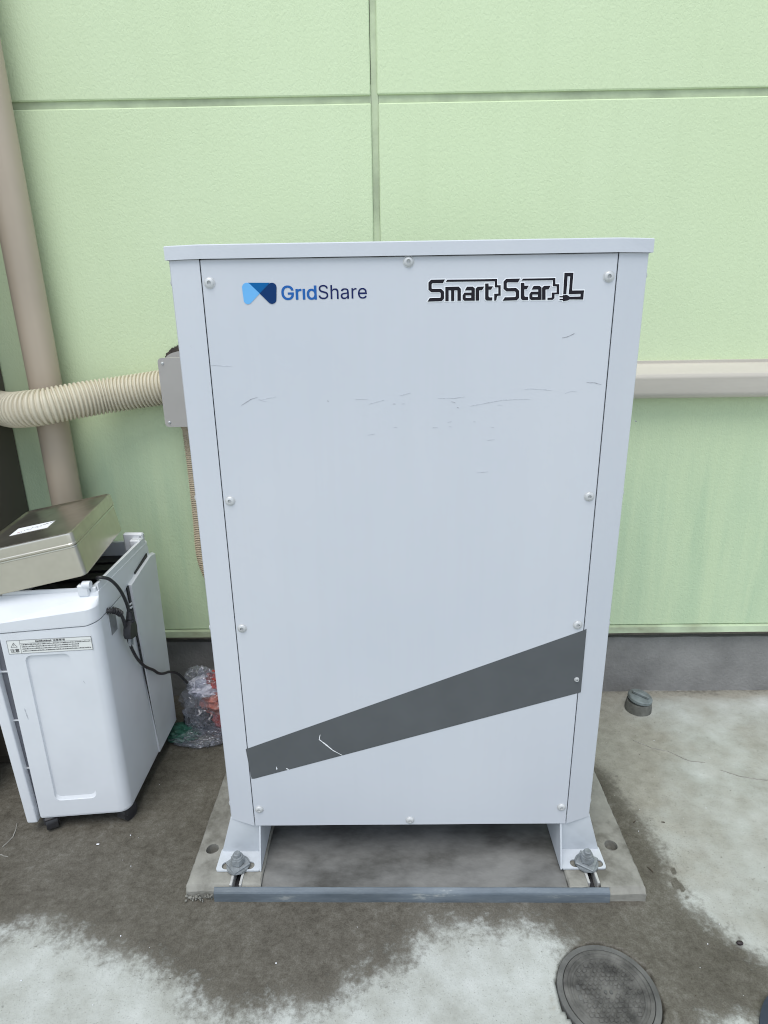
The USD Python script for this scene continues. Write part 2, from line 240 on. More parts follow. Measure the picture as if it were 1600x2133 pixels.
# concrete ground: pale where dry, dark where damp and dirty; the damp areas come from the mesh ("damp")
M['ground'] = usdkit.material(stage, '/World/Looks/ground_concrete', {
    'g': ('geometry', {}), 'a': ('attribute', {'attribute': 'damp'}), 'a2': ('attribute', {'attribute': 'grime'}),
    'nm': ('noise_texture', {'scale': 11.0, 'detail': 9.0, 'roughness': 0.62}),
    'nf': ('noise_texture', {'scale': 95.0, 'detail': 5.0, 'roughness': 0.7}),
    'nx': ('noise_texture', {'scale': 34.0, 'detail': 6.0, 'roughness': 0.62}), 'nh': ('noise_texture', {'scale': 330.0, 'detail': 3.0, 'roughness': 0.7}), 'nl': ('noise_texture', {'scale': 6.0, 'detail': 4.0, 'roughness': 0.6}), 'wn3': ('math', {'math_type': 'multiply_add', 'value2': 0.30}), 'wn4': ('math', {'math_type': 'multiply_add', 'value2': 0.22}), 'bsp': ('rgb_ramp', {'ramp': [(0.30, (1.25, 1.24, 1.2)), (0.38, (1.0, 1.0, 1.0)), (0.60, (1.0, 1.0, 1.0)), (0.67, (0.50, 0.48, 0.45))]}), 'spk': ('mix', {'mix_type': 'multiply', 'fac': 0.8}),
    'dry': ('rgb_ramp', {'ramp': [(0.30, (0.30, 0.305, 0.270)), (0.45, (0.38, 0.392, 0.358)), (0.58, (0.435, 0.452, 0.422)), (0.74, (0.50, 0.515, 0.49))]}),
    'wet': ('rgb_ramp', {'ramp': [(0.385, (0.045, 0.040, 0.030)), (0.465, (0.082, 0.074, 0.058)), (0.53, (0.113, 0.104, 0.084)), (0.60, (0.170, 0.163, 0.140)), (0.66, (0.25, 0.24, 0.21))]}),
    'grm': ('rgb_ramp', {'ramp': [(0.3, (0.22, 0.205, 0.165)), (0.7, (0.33, 0.315, 0.265))]}),
    's1': ('math', {'math_type': 'multiply_add', 'value2': 0.85, 'value3': -0.425}),
    's2': ('math', {'math_type': 'multiply_add', 'value2': 0.7, 'value3': -0.35}),
    'sum1': ('math', {'math_type': 'add'}), 'sum2': ('math', {'math_type': 'add'}),
    'fac': ('map_range', {'range_type': 'smoothstep', 'from_min': 0.24, 'from_max': 0.76, 'to_min': 0.0, 'to_max': 1.0, 'clamp': True}),
    'wn': ('math', {'math_type': 'multiply_add', 'value2': 0.28}), 'wn2': ('math', {'math_type': 'multiply', 'value2': 0.20}),
    'mixg': ('mix', {'mix_type': 'mix'}), 'mixw': ('mix', {'mix_type': 'mix'}),
    'sp': ('map_range', {'from_min': 0.60, 'from_max': 0.72, 'to_min': 1.0, 'to_max': 0.66, 'clamp': True}), 'spm': ('mix', {'mix_type': 'multiply', 'fac': 1.0}),
    'ro': ('map_range', {'from_min': 0.0, 'from_max': 1.0, 'to_min': 0.88, 'to_max': 0.62, 'clamp': True}),
    'b1': ('bump', {'strength': 0.55, 'distance': 0.003}), 'b2': ('bump', {'strength': 0.5, 'distance': 0.0016}),
    'p': ('principled_bsdf', {'specular_ior_level': 0.32}),
}, [('g.position', 'nm.vector'), ('g.position', 'nf.vector'), ('g.position', 'nx.vector'), ('nm.fac', 'dry.fac'),
    ('nx.fac', 'wn2.value1'), ('nf.fac', 'wn.value1'), ('wn2.value', 'wn.value3'), ('g.position', 'nh.vector'), ('g.position', 'nl.vector'), ('nh.fac', 'wn3.value1'), ('wn.value', 'wn3.value3'), ('nl.fac', 'wn4.value1'), ('wn3.value', 'wn4.value3'), ('wn4.value', 'wet.fac'), ('nx.fac', 'grm.fac'),
    ('nx.fac', 's1.value1'), ('nf.fac', 's2.value1'), ('a.fac', 'sum1.value1'), ('s1.value', 'sum1.value2'), ('sum1.value', 'sum2.value1'), ('s2.value', 'sum2.value2'), ('sum2.value', 'fac.value'),
    ('a2.fac', 'mixg.fac'), ('dry.color', 'mixg.color1'), ('grm.color', 'mixg.color2'), ('fac.result', 'mixw.fac'), ('mixg.color', 'mixw.color1'), ('wet.color', 'mixw.color2'),
    ('nf.fac', 'sp.value'), ('mixw.color', 'spm.color1'), ('sp.result', 'spm.color2'), ('nh.fac', 'bsp.fac'), ('spm.color', 'spk.color1'), ('bsp.color', 'spk.color2'), ('spk.color', 'p.base_color'), ('fac.result', 'ro.value'), ('ro.result', 'p.roughness'),
    ('nx.fac', 'b1.height'), ('nf.fac', 'b2.height'), ('b1.normal', 'b2.normal'), ('b2.normal', 'p.normal')], surface='p.BSDF')

# clear film: mostly see-through, glossy where it turns away
M['film'] = usdkit.material(stage, '/World/Looks/clear_film', {
    'lw': ('layer_weight', {'blend': 0.35}), 't': ('transparent_bsdf', {'color': (0.93, 0.94, 0.96)}), 'gl': ('glossy_bsdf', {'color': (0.9, 0.9, 0.95), 'roughness': 0.18}), 'df': ('diffuse_bsdf', {'color': (0.45, 0.46, 0.50)}),
    'mr': ('map_range', {'from_min': 0.0, 'from_max': 0.75, 'to_min': 0.05, 'to_max': 0.55, 'clamp': True}), 'm1': ('mix_closure', {'fac': 0.35}), 'm2': ('mix_closure', {})},
    [('gl.BSDF', 'm1.closure1'), ('df.BSDF', 'm1.closure2'), ('lw.facing', 'mr.value'), ('mr.result', 'm2.fac'), ('t.BSDF', 'm2.closure1'), ('m1.closure', 'm2.closure2')], surface='m2.closure')
M['translucent'] = M['shred_grey']

# ------------------------------------------------------------------ ground
def sdf_poly(p, poly):                              # signed distance, positive inside
    P = np.asarray(poly); q = np.roll(P, -1, 0); d = np.full(len(p), 1e9); ins = np.zeros(len(p), bool)
    for a, b in zip(P, q):
        e = b - a; w = p - a; t = np.clip((w @ e) / (e @ e + 1e-12), 0, 1); d = np.minimum(d, np.linalg.norm(w - t[:, None] * e, axis=1))
        c = ((a[1] > p[:, 1]) != (b[1] > p[:, 1])) & (p[:, 0] < (b[0] - a[0]) * (p[:, 1] - a[1]) / (b[1] - a[1] + 1e-15) + a[0]); ins ^= c
    return np.where(ins, d, -d)
DRY_LEFT = [[-1.1584,-0.1479],[-0.7914,-0.1422],[-0.742,-0.1307],[-0.6508,-0.146],[-0.5561,-0.1749],[-0.4931,-0.1998],[-0.4189,-0.2398],[-0.3761,-0.2708],[-0.3158,-0.2804],[-0.2337,-0.2808],[-0.1688,-0.2748],[-0.1278,-0.2607],[-0.1134,-0.2345],[-0.0764,-0.2167],[-0.0278,-0.195],[-0.0005,-0.1686],[0.0318,-0.1392],[0.0747,-0.1306],[0.1203,-0.1268],[0.1853,-0.1302],[0.2339,-0.1394],[0.263,-0.1511],[0.2871,-0.1794],[0.2954,-0.2279],[0.2903,-0.3018],[0.2438,-0.5219],[-0.9671,-0.5208]]
DRY_RIGHT = [[0.4575,0.6517],[0.4571,0.3853],[0.5058,0.2894],[0.5247,0.2113],[0.5418,0.1635],[0.5481,0.1271],[0.5525,0.0538],[0.5465,0.0112],[0.5502,-0.0348],[0.5503,-0.0768],[0.5643,-0.1145],[0.592,-0.1424],[0.6182,-0.1701],[0.6452,-0.1931],[0.8217,-0.3016],[1.5977,0.1386],[1.8349,0.6396]]
DRY_CORNER = [[0.4571,-0.3024],[0.489,-0.2852],[0.5269,-0.2737],[0.5605,-0.287],[0.6036,-0.2818],[0.4866,-0.5221],[0.3462,-0.522]]
TOUGH = [[0.5424,0.0211],[0.5582,0.0148],[0.5665,-0.0748],[0.5456,-0.0789]]
def axis_coords(lo, hi, step, far):
    mid = np.arange(lo, hi + step / 2, step); g = step * np.cumsum(1.35 ** np.arange(1, 40)); g = g[g < far]
    return np.r_[(lo - g)[::-1], mid, hi + g, ] if True else mid
gx, gy = axis_coords(-1.15, 1.25, 0.006, 60), axis_coords(-0.42, 0.66, 0.006, 60)
X, Y = np.meshgrid(gx, gy); gp = np.stack([X.ravel(), Y.ravel()], 1); p3 = np.c_[gp, np.zeros(len(gp))]
nz = lambda s, seed, o=4: meshkit.fbm(p3 * s, o, seed) - 0.5
warp = gp + 0.035 * np.stack([nz(9, 3), nz(9, 8)], 1) + 0.02 * np.stack([nz(40, 5), nz(40, 6)], 1)
sA, sC, sD = sdf_poly(warp, DRY_LEFT), sdf_poly(warp, DRY_RIGHT), sdf_poly(warp, DRY_CORNER)
soft = lambda s, w: np.clip(0.5 + s / w, 0, 1)
dry = np.maximum.reduce([soft(sA, 0.15), soft(sC, 0.12), 0.62 * soft(sD, 0.06)])
damp = 1 - dry
far = (np.abs(gp[:, 0] - 0.05) > 1.25) | (gp[:, 1] < -0.45)
damp = np.where(far, np.minimum(damp, 0.25), damp)
damp += 2.2 * np.clip(sdf_poly(gp + 0.030 * np.stack([nz(60, 1), nz(60, 2)], 1), TOUGH) / 0.010, 0, 1) * np.clip(nz(110, 44) * 7, 0, 1)
# brownish grime on the dry apron: next to the cabinet and along the wall, and beside the manhole
gr = np.clip(1 - (gp[:, 0] - 0.52) / 0.24, 0, 1) * (gp[:, 1] > 0.0) * np.clip((gp[:, 1] - 0.05) / 0.3, 0, 1)
gr = np.maximum(gr, np.exp(-((0.64 - gp[:, 1]) / 0.03) ** 2)) + 0.9 * nz(7, 11) + 0.6 * nz(26, 12) + 0.34
grime = np.clip(gr, 0, 0.88) * (gp[:, 0] > 0.3) * (gp[:, 1] > -0.2)
mh = np.array([0.336, -0.2525]); rim = np.hypot(gp[:, 0] - 0.262, (gp[:, 1] + 0.275) * 0.55)
grime = np.maximum(grime, np.clip((0.020 + 0.02 * nz(60, 21) - np.abs(np.hypot(*(gp - mh).T) - 0.093)) / 0.008, 0, 1) * np.clip((0.31 - gp[:, 0]) / 0.03, 0, 1) * np.clip(0.35 + 7 * nz(38, 9), 0, 0.8))
nx_, ny_ = len(gx), len(gy); idx = np.arange(nx_ * ny_).reshape(ny_, nx_)
a, b, c, d = idx[:-1, :-1].ravel(), idx[:-1, 1:].ravel(), idx[1:, 1:].ravel(), idx[1:, :-1].ravel()
near = ~far
zz = np.where(near, 0.0014 * nz(10, 31) + 0.0008 * nz(55, 32), 0.0)
hole = np.hypot(*(gp - mh).T) < 0.086
zz = np.where(hole, -0.03, zz)
gm = usdkit.mesh(stage, '/World/ground', trimesh.Trimesh(np.c_[gp, zz], np.vstack([np.c_[a, b, c], np.c_[a, c, d]]), process=False), M['ground'], smooth=True)
for nm_, arr in (('damp', damp), ('grime', grime)):
    UsdGeom.PrimvarsAPI(gm).CreatePrimvar(nm_, Sdf.ValueTypeNames.FloatArray, 'vertex').Set(Vt.FloatArray.FromNumpy(arr.astype(np.float32)))
keys(gm.GetPrim(), kind='structure', label='stained concrete ground, pale where dry and dark where damp')

M['crack'] = mat('crack_dirt', (0.30, 0.29, 0.26), 0.9, var=0.3, vscale=60)
for ci, line in enumerate(([(0.62, 0.42), (0.66, 0.385), (0.70, 0.37), (0.735, 0.335), (0.775, 0.325)], [(0.80, 0.30), (0.835, 0.275), (0.90, 0.262)], [(0.44, 0.6505), (0.70, 0.6495), (0.95, 0.6510), (1.3, 0.6500)], [(-0.98, 0.10), (-0.93, 0.085), (-0.905, 0.05), (-0.88, 0.045)], [(-0.915, 0.14), (-0.90, 0.10), (-0.908, 0.07)])):
    q = np.array(line); d_ = np.r_[0, np.cumsum(np.linalg.norm(np.diff(q, axis=0), axis=1))]; t_ = np.arange(0, d_[-1], 0.003); q = np.stack([np.interp(t_, d_, q[:, k]) for k in (0, 1)], 1)
    q = q + 0.006 * (np.stack([meshkit.fbm(np.c_[q * 60, 0 * q[:, :1]], 4, 40 + k + ci) for k in (0, 1)], 1) - 0.5) * (0.3 if ci == 2 else 1.0)
    w_ = (0.0008 if ci != 2 else 0.0030) * np.clip(meshkit.fbm(np.c_[q * 45, 0 * q[:, :1]], 3, 60 + ci) * 2.4 - 0.55, 0.12, 1.3)
    tg = np.gradient(q, axis=0); tg /= np.linalg.norm(tg, axis=1)[:, None]; nn = np.stack([-tg[:, 1], tg[:, 0]], 1)
    part(gm.GetPrim(), 'crack', vert(np.vstack([q + nn * w_[:, None], (q - nn * w_[:, None])[::-1]]), -0.002, 0.0016), M['crack'])

# ------------------------------------------------------------------ wall
YW = 0.63
wall = thing('wall', 'pale green stucco wall with recessed joints between big panels, above a grey base', 'wall')
XJ, ZJ, JW = -0.0570, 1.5845, 0.0082
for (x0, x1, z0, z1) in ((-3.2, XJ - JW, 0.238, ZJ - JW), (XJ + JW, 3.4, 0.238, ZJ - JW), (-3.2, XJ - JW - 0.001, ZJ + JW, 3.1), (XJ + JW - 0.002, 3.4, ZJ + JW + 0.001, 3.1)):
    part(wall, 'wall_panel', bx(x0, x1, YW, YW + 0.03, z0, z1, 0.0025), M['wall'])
part(wall, 'joint_sealant', bx(XJ - JW + 0.0004, XJ + JW - 0.0004, YW + 0.0060, YW + 0.02, 0.25, 3.09), M['joint'])
part(wall, 'joint_sealant', bx(-3.19, XJ - JW - 0.0002, YW + 0.0065, YW + 0.021, ZJ - 0.03, ZJ + 0.03), M['joint'])
part(wall, 'joint_sealant', bx(XJ + JW + 0.0002, 3.39, YW + 0.0065, YW + 0.021, ZJ - 0.03, ZJ + 0.03), M['joint'])
part(wall, 'drip_trim', along_x([(YW - 0.010, 0.2165), (YW + 0.05, 0.2165), (YW + 0.05, 0.2375), (YW + 0.004, 0.2375), (YW - 0.007, 0.2335)], -3.2, 3.4), M['trim'])
part(wall, 'vent_strip', bx(-3.2, 3.4, YW + 0.034, YW + 0.055, 0.16, 0.2160), M['vent'])
fx = np.linspace(-3.2, 3.4, 700); top = 0.186 + 0.004 * (meshkit.fbm(np.c_[fx * 14, fx * 0, fx * 0], 4, 5) - 0.5)
part(wall, 'foundation', front(CS([(-3.2, -0.03)] + [(3.4, -0.03)] + list(zip(fx[::-1], top[::-1]))), YW + 0.042, 0.024), M['foundation'])
part(wall, 'backing', bx(-3.2, 3.4, YW + 0.056, YW + 0.2, -0.03, 3.1), M['dark'])

# ------------------------------------------------------------------ pipe on the wall, left
dp = thing('drain_pipe', 'tall round beige drain pipe running down the green wall', 'pipe')
pp = np.array([[-0.8900, 0.575, 0.0], [-0.8930, 0.575, 0.7], [-0.8975, 0.575, 1.2], [-0.9020, 0.575, 1.7], [-0.912, 0.575, 3.0]])
part(dp, 'pipe', sweep(catmull(pp, 12), 0.0385, 32), M['pipe'])
for z in (2.1,):
    part(dp, 'pipe_clip', lathe([(0.038, -0.015), (0.0415, -0.015), (0.0415, 0.015), (0.038, 0.015)], 32, (-0.905, 0.575, z)), M['pipe'])

# ------------------------------------------------------------------ junction box, hose, thin conduit
jb = thing('junction_box', 'grey square junction box on the wall at the left edge of the white cabinet', 'junction box')
part(jb, 'box', front(CS(rrect(-0.589, -0.43, 0.859, 1.0215, 0.008)), YW, 0.084), M['jbox'])
part(jb, 'box_lid', front(CS(rrect(-0.592, -0.427, 0.856, 1.0245, 0.010)), YW - 0.0845, 0.010) , M['jbox'])
for x, z in ((-0.5805, 1.012), (-0.5805, 0.868), (-0.44, 1.012), (-0.44, 0.868)):
    part(jb, 'lid_screw', lathe([(0, -0.001), (0.0036, -0.001), (0.0036, 0.0008), (0.0022, 0.0022), (0.0009, 0.0024), (0.0009, 0.0010), (0, 0.0010)], 12, (x, YW - 0.0945, z), 'y-'), M['screw'])
rng = np.random.default_rng(4)
th = np.linspace(0, math.pi, 90)
put = [(-0.545 + (0.056 + 0.010 * (meshkit.fbm(np.array([[t * 9, 0, 0]]), 4, 2)[0] - .3)) * math.cos(t), 1.012 + (0.036 + 0.012 * (meshkit.fbm(np.array([[t * 14, 3, 0]]), 4, 7)[0] - .3)) * math.sin(t)) for t in th]
part(jb, 'sealing_putty', front(CS(put), YW + 0.002, 0.006), M['putty'])
hub = front(CS([(-0.545 + 0.050 * math.cos(t), 1.014 + 0.022 * math.sin(t)) for t in th]), YW, 0.03)
part(jb, 'box_collar', hub, M['jbox'])

hp = catmull([(-0.582, 0.588, 0.951), (-0.66, 0.584, 0.941), (-0.74, 0.565, 0.932), (-0.81, 0.522, 0.925), (-0.860, 0.493, 0.918), (-0.905, 0.491, 0.913), (-0.945, 0.510, 0.908), (-0.985, 0.547, 0.904), (-1.028, 0.586, 0.902), (-1.06, 0.596, 0.902)], 40)
hp, hs = resample(hp, 0.00085); ph = (hs / 0.0098) % 1.0
prof = np.where(ph < 0.70, np.sqrt(np.clip(1 - ((ph - 0.35) / 0.35) ** 2, 0, 1)) ** 0.6, 0.0)
solo('flexible_hose', sweep(hp, 0.0385 + 0.0055 * prof, 28), M['hose'], 'thick ribbed ivory hose crossing in front of the beige drain pipe to the grey box', 'hose', smooth=50)

ct = thing('thin_conduit', 'thin ribbed tan conduit going down the wall behind the left side of the white cabinet', 'conduit')
part(ct, 'connector', cat(lathe([(0, 0), (0.0155, 0), (0.0155, -0.016), (0.013, -0.020), (0.013, -0.036), (0, -0.036)], 20, (-0.5545, 0.588, 0.859))), M['conduit'])
cp = catmull([(-0.5545, 0.588, 0.828), (-0.5530, 0.588, 0.72), (-0.5530, 0.586, 0.60), (-0.553, 0.583, 0.48), (-0.525, 0.575, 0.40), (-0.48, 0.56, 0.34), (-0.42, 0.55, 0.31)], 40)
cp, cs_ = resample(cp, 0.0008); ph = (cs_ / 0.0052) % 1.0
part(ct, 'conduit', sweep(cp, 0.0118 + 0.0022 * np.sin(np.pi * np.clip(ph / 0.65, 0, 1)), 18), M['conduit'], smooth=50)

# ------------------------------------------------------------------ duct cover on the wall, right
dc = thing('pipe_cover', 'long cream pipe cover running along the wall right of the white cabinet', 'pipe cover')
part(dc, 'base', along_x([(YW, 0.9935), (YW - 0.014, 0.9935), (YW - 0.014, 0.903), (YW, 0.903)], 0.30, 2.4), M['cover'])
arc = [(YW - 0.006, 0.901), (YW - 0.006, 0.9870), (YW - 0.018, 0.9868), (YW - 0.024, 0.9845), (YW - 0.052, 0.9690), (YW - 0.0575, 0.9645), (YW - 0.0605, 0.9590), (YW - 0.0612, 0.9530), (YW - 0.0560, 0.9190), (YW - 0.0530, 0.9120), (YW - 0.0480, 0.9065), (YW - 0.040, 0.9025), (YW - 0.030, 0.9010)]
part(dc, 'cover', along_x(arc, 0.30, 2.41), M['cover'], smooth=22)

# ------------------------------------------------------------------ concrete plinth
pl = thing('plinth', 'two low concrete blocks with a dark mortar bed between them under the white cabinet', 'plinth')
def block(x0, x1, slot, hole, railx, yf, ry):
    prof = [(yf + 0.0010, -0.01), (yf, 0.002), (yf - 0.0004, 0.0185), (yf + 0.0085, 0.0292), (yf + 0.0110, 0.030), (0.398, 0.030), (0.400, 0.028), (0.400, -0.01)]
    m = along_x(prof, x0, x1) ^ bx(x0, x1, -0.2, 0.5, -0.1, 0.0304, 0.0035)
    m = m - bx(railx[0], railx[1], yf - 0.02, ry, -0.03, 0.05)
    m = m - bx(slot - 0.0125, slot + 0.0125, -0.1, 0.39, 0.004, 0.04)
    m = m - Manifold.cylinder(0.05, 0.0132, 0.0135, 28).translate([hole[0], hole[1], 0.004])
    tmm = tm(m.refine_to_length(0.008)); v = tmm.vertices; up = (v[:, 2] > 0.0)[:, None]
    tmm.vertices = v + up * (0.0026 * (np.stack([meshkit.fbm(v * 45, 3, q) for q in (1, 2, 3)], 1) - 0.5) + 0.0016 * (np.stack([meshkit.noise(v * 180, q) for q in (1, 2, 3)], 1) - 0.5))
    return tmm
SL, SR = -0.3555, 0.3680
part(pl, 'concrete_block', block(-0.4555, -0.3045, SL, (-0.4252, 0.0343), (-0.3985, -0.2), -0.0610, -0.0578), M['plinth'])
part(pl, 'concrete_block', block(0.3165, 0.4680, SR, (0.4329, 0.036), (0.2, 0.3965), -0.0735, -0.0655), M['plinth'])
mb = tm(bx(-0.3040, 0.3160, -0.0585, 0.40, -0.01, 0.0215).refine_to_length(0.02)); v = mb.vertices
mb.vertices = v + np.c_[0 * v[:, 0], 0 * v[:, 0], (v[:, 2] > 0.01) * 0.006 * (meshkit.fbm(v * np.array([9, 16, 1]), 4, 4) - 0.5)]
part(pl, 'mortar_bed', mb, M['mortar'])
for sx in (SL, SR):
    part(pl, 'anchor_channel', cat(bx(sx - 0.0123, sx - 0.0072, -0.0570, 0.38, 0.010, 0.0316, 0.0006), bx(sx + 0.0072, sx + 0.0123, -0.0570, 0.38, 0.010, 0.0316, 0.0006), bx(sx - 0.0123, sx + 0.0123, -0.0570, 0.38, 0.0042, 0.0065)), M['channel'])
    part(pl, 'slot_shadow', bx(sx - 0.0070, sx + 0.0070, -0.0568, 0.379, 0.0068, 0.0085), M['dark'])
for (hx, hy) in ((-0.4252, 0.0343), (0.4329, 0.036)):
    part(pl, 'hole_bottom', Manifold.cylinder(0.003, 0.0125, 0.0125, 20).translate([hx, hy, 0.0045]), M['mortar'])
rng = np.random.default_rng(12)
crumbs = []
for k in range(40):
    s = rng.uniform(0.0008, 0.0022); q = trimesh.creation.icosphere(1, s); q.vertices *= rng.uniform(0.6, 1.4, 3); q.vertices += 0.3 * s * rng.normal(size=q.vertices.shape)
    q.apply_translation([rng.uniform(-0.456, -0.402), -0.0620 - abs(rng.normal()) * 0.004, 0.001 + rng.uniform(0, 0.012)]); crumbs.append(q)
part(pl, 'mortar_crumbs', cat(*crumbs), M['plinth'], kind='stuff')

rl = along_x([(-0.0088, -0.006), (-0.0092, 0.004), (-0.0086, 0.0205), (-0.0070, 0.0235), (-0.0012, 0.0282), (0.0010, 0.0285), (0.0014, -0.006)], -0.3975, 0.3955)
rlm = tm(rl.refine_to_length(0.006)); v = rlm.vertices
v = v + 0.0013 * np.stack([0 * v[:, 0], meshkit.fbm(v * 22, 4, 1) - 0.5, meshkit.fbm(v * 22, 4, 2) - 0.5], 1)
v[:, 1] += -0.0600 - 0.0075 * (v[:, 0] + 0.3975) / 0.793
rlm.vertices = v
solo('rail', rlm, M['rail'], 'long blue-grey bar lying along the front edge of the concrete plinth', 'rail')

# ------------------------------------------------------------------ the white cabinet
cb = thing('battery_cabinet', 'tall white metal battery cabinet with a dark grey slanted stripe and printed logos', 'cabinet')
ZB, ZT, XP, XC, YC, YB = 0.1243, 1.2128, 0.3190, 0.3735, 0.0205, 0.440
part(cb, 'front_panel', bx(-XP, XP, 0.0, 0.018, ZB, ZT, 0.0012), M['cab'])
part(cb, 'inner_frame', bx(-XC + 0.004, XC - 0.004, 0.0205, YB - 0.004, ZB + 0.004, ZT, 0), M['dark'])
for s in (-1, 1):
    t = 0.0016; x0 = s * (XP + 0.0014)
    out = [(x0, 0.0), (s * (XC - 0.002), YC - 0.0012), (s * XC, YC + 0.002), (s * XC, 0.045), (s * (XC - t), 0.045), (s * (XC - t), YC + 0.003), (s * (XC - 0.003), YC + 0.0006), (x0, t + 0.0006), (x0, 0.0185), (s * (XP + 0.0040), 0.0185)]
    out = out[:8] + [(x0 + s * 0.0, 0.0022)]
    part(cb, 'corner_panel', vert(out, ZB + 0.0005, ZT), M['cab'])
    part(cb, 'side_panel', bx(min(s * XC, s * (XC - 0.0035)), max(s * XC, s * (XC - 0.0035)), 0.0465, YB, ZB, ZT, 0.0008), M['cab'])
part(cb, 'back_panel', bx(-XC + 0.004, XC - 0.004, YB - 0.0035, YB, ZB, ZT), M['cab'])
o = 0.0048
lid_poly = [(-XP, -o), (XP, -o), (XC + o, YC - 0.003), (XC + o, YB + o), (-XC - o, YB + o), (-XC - o, YC - 0.003)]
lid_in = [(-XP + .001, -o + 0.0016), (XP - .001, -o + 0.0016), (XC + o - 0.0016, YC - 0.002), (XC + o - 0.0016, YB + o - 0.0016), (-XC - o + 0.0016, YB + o - 0.0016), (-XC - o + 0.0016, YC - 0.002)]
sh = lambda p, k: [(x * (1 - k / 0.38), yy + (k if yy < 0.2 else -k)) for x, yy in p]
z1 = 1.2338
lid = vert(lid_poly, 1.2132, z1 - 0.0015) + Manifold.hull_points(np.array([(x, y, z1 - 0.0015) for x, y in lid_poly] + [(x, y, z1) for x, y in sh(lid_poly, 0.0015)]))
lid = lid - vert(lid_in, 1.2, z1 - 0.003)
part(cb, 'lid', lid, M['cab'])
def screw(x, y, z, axis='y-', r=0.0077):
    pr = [(0, -0.003), (r + 0.0012, -0.003), (r + 0.0012, 0.0007), (r, 0.0009)] + [(r * math.cos(t), 0.0009 + 0.0034 * math.sin(t)) for t in np.linspace(0.1, 1.15, 6)] + [(0.0033, 0.0041), (0.0030, 0.0012), (0, 0.0012)]
    part(cb, 'screw', lathe(pr, 24, (x, y, z), axis), M['screw'], smooth=35)
for z in (1.1790, 0.8262, 0.5810, 0.1672):
    screw(-0.3074, 0, z); screw(0.3074, 0, z)
screw(0, 0, 1.2050); screw(0, 0, 0.1370)
screw(0.3145, 0, 0.4660, r=0.0035)
for z in (1.1805, 0.8232, 0.567, 0.155):
    screw(-XC, 0.033, z, 'x-', 0.0068); screw(XC, 0.033, z, 'x+', 0.0068)
# stripe and print
part(cb, 'stripe', front(CS([[-0.32274,0.31452],[0.32434,0.57181],[0.32473,0.43753],[-0.31126,0.24346],[-0.31704,0.24352]]), 0.0006, 0.0010), M['stripe'])
for q in [[[-0.17462,0.34729],[-0.17701,0.33614],[-0.16529,0.3248],[-0.15081,0.30996],[-0.13325,0.29841]],[[-0.26502,0.27215],[-0.26453,0.26519]],[[-0.24613,0.26849],[-0.24061,0.26495]]]: part(cb, 'scratch', ribbon(q, 0.0022, 0.0006, -0.0008), M['bare'], label='white scratch through the grey stripe')
for q, w in zip([[[-0.27404,0.98946],[-0.25638,0.99978],[-0.24648,1.00227]],[[-0.24675,0.99877],[-0.23244,0.99505]],[[-0.23881,0.99865],[-0.21646,1.00272]],[[-0.0649,0.98832],[-0.05381,0.99169],[-0.04053,0.99501]],[[0.06951,0.99085],[0.07616,0.98856]],[[0.04745,0.99642],[0.07381,0.99605],[0.09132,0.99843]],[[0.10052,0.98294],[0.12678,0.98786],[0.15297,0.99232],[0.19679,0.99346]],[[0.2425,1.08879],[0.2509,1.09032],[0.26116,1.09511]],[[0.28668,1.01866],[0.29976,1.01804],[0.31091,1.01487]],[[0.25318,1.00139],[0.26167,1.00475],[0.27262,1.00416]],[[-0.02651,0.98823],[-0.02122,0.98816]],[[-0.01152,0.98846],[-0.00534,0.98838]],[[0.03909,0.94815],[0.048,0.94847]],[[0.06347,0.95679],[0.07011,0.95805]],[[0.0658,0.95003],[0.07027,0.94952]],[[-0.06827,0.9374],[-0.05703,0.93906]],[[-0.02558,0.94993],[-0.01889,0.94984]],[[0.11499,0.87069],[0.13316,0.87186]],[[0.12898,0.92563],[0.14236,0.92727]],[[0.14451,0.98453],[0.15245,0.98398]],[[-0.08675,0.99654],[-0.06691,0.99713]],[[-0.01407,1.00164],[0.0035,1.00619]],[[-0.31721,1.05457],[-0.28479,1.05241]],[[-0.13309,0.99499],[-0.1305,0.99363]],[[0.07852,0.98104],[0.08207,0.98011]],[[0.10566,0.95756],[0.11011,0.95705]],[[0.13486,0.94819],[0.14068,0.94721]],[[0.18717,1.00926],[0.19586,1.01001],[0.23096,1.00692]]], [1.0,0.6,0.3,0.9,1.1,0.4,0.7,1.6,1.5,0.6,1,0.8,0.8,0.6,0.6,0.7,0.6,0.6,0.5,0.6,0.3,0.4,0.25,1,1,0.8,0.6,0.3]): part(cb, 'scratch', ribbon(q, 0.0013 * (0.5 + 0.4 * w), 0.0004, -0.0003), M['scratch' if w > 0.95 else 'scratch_faint'])
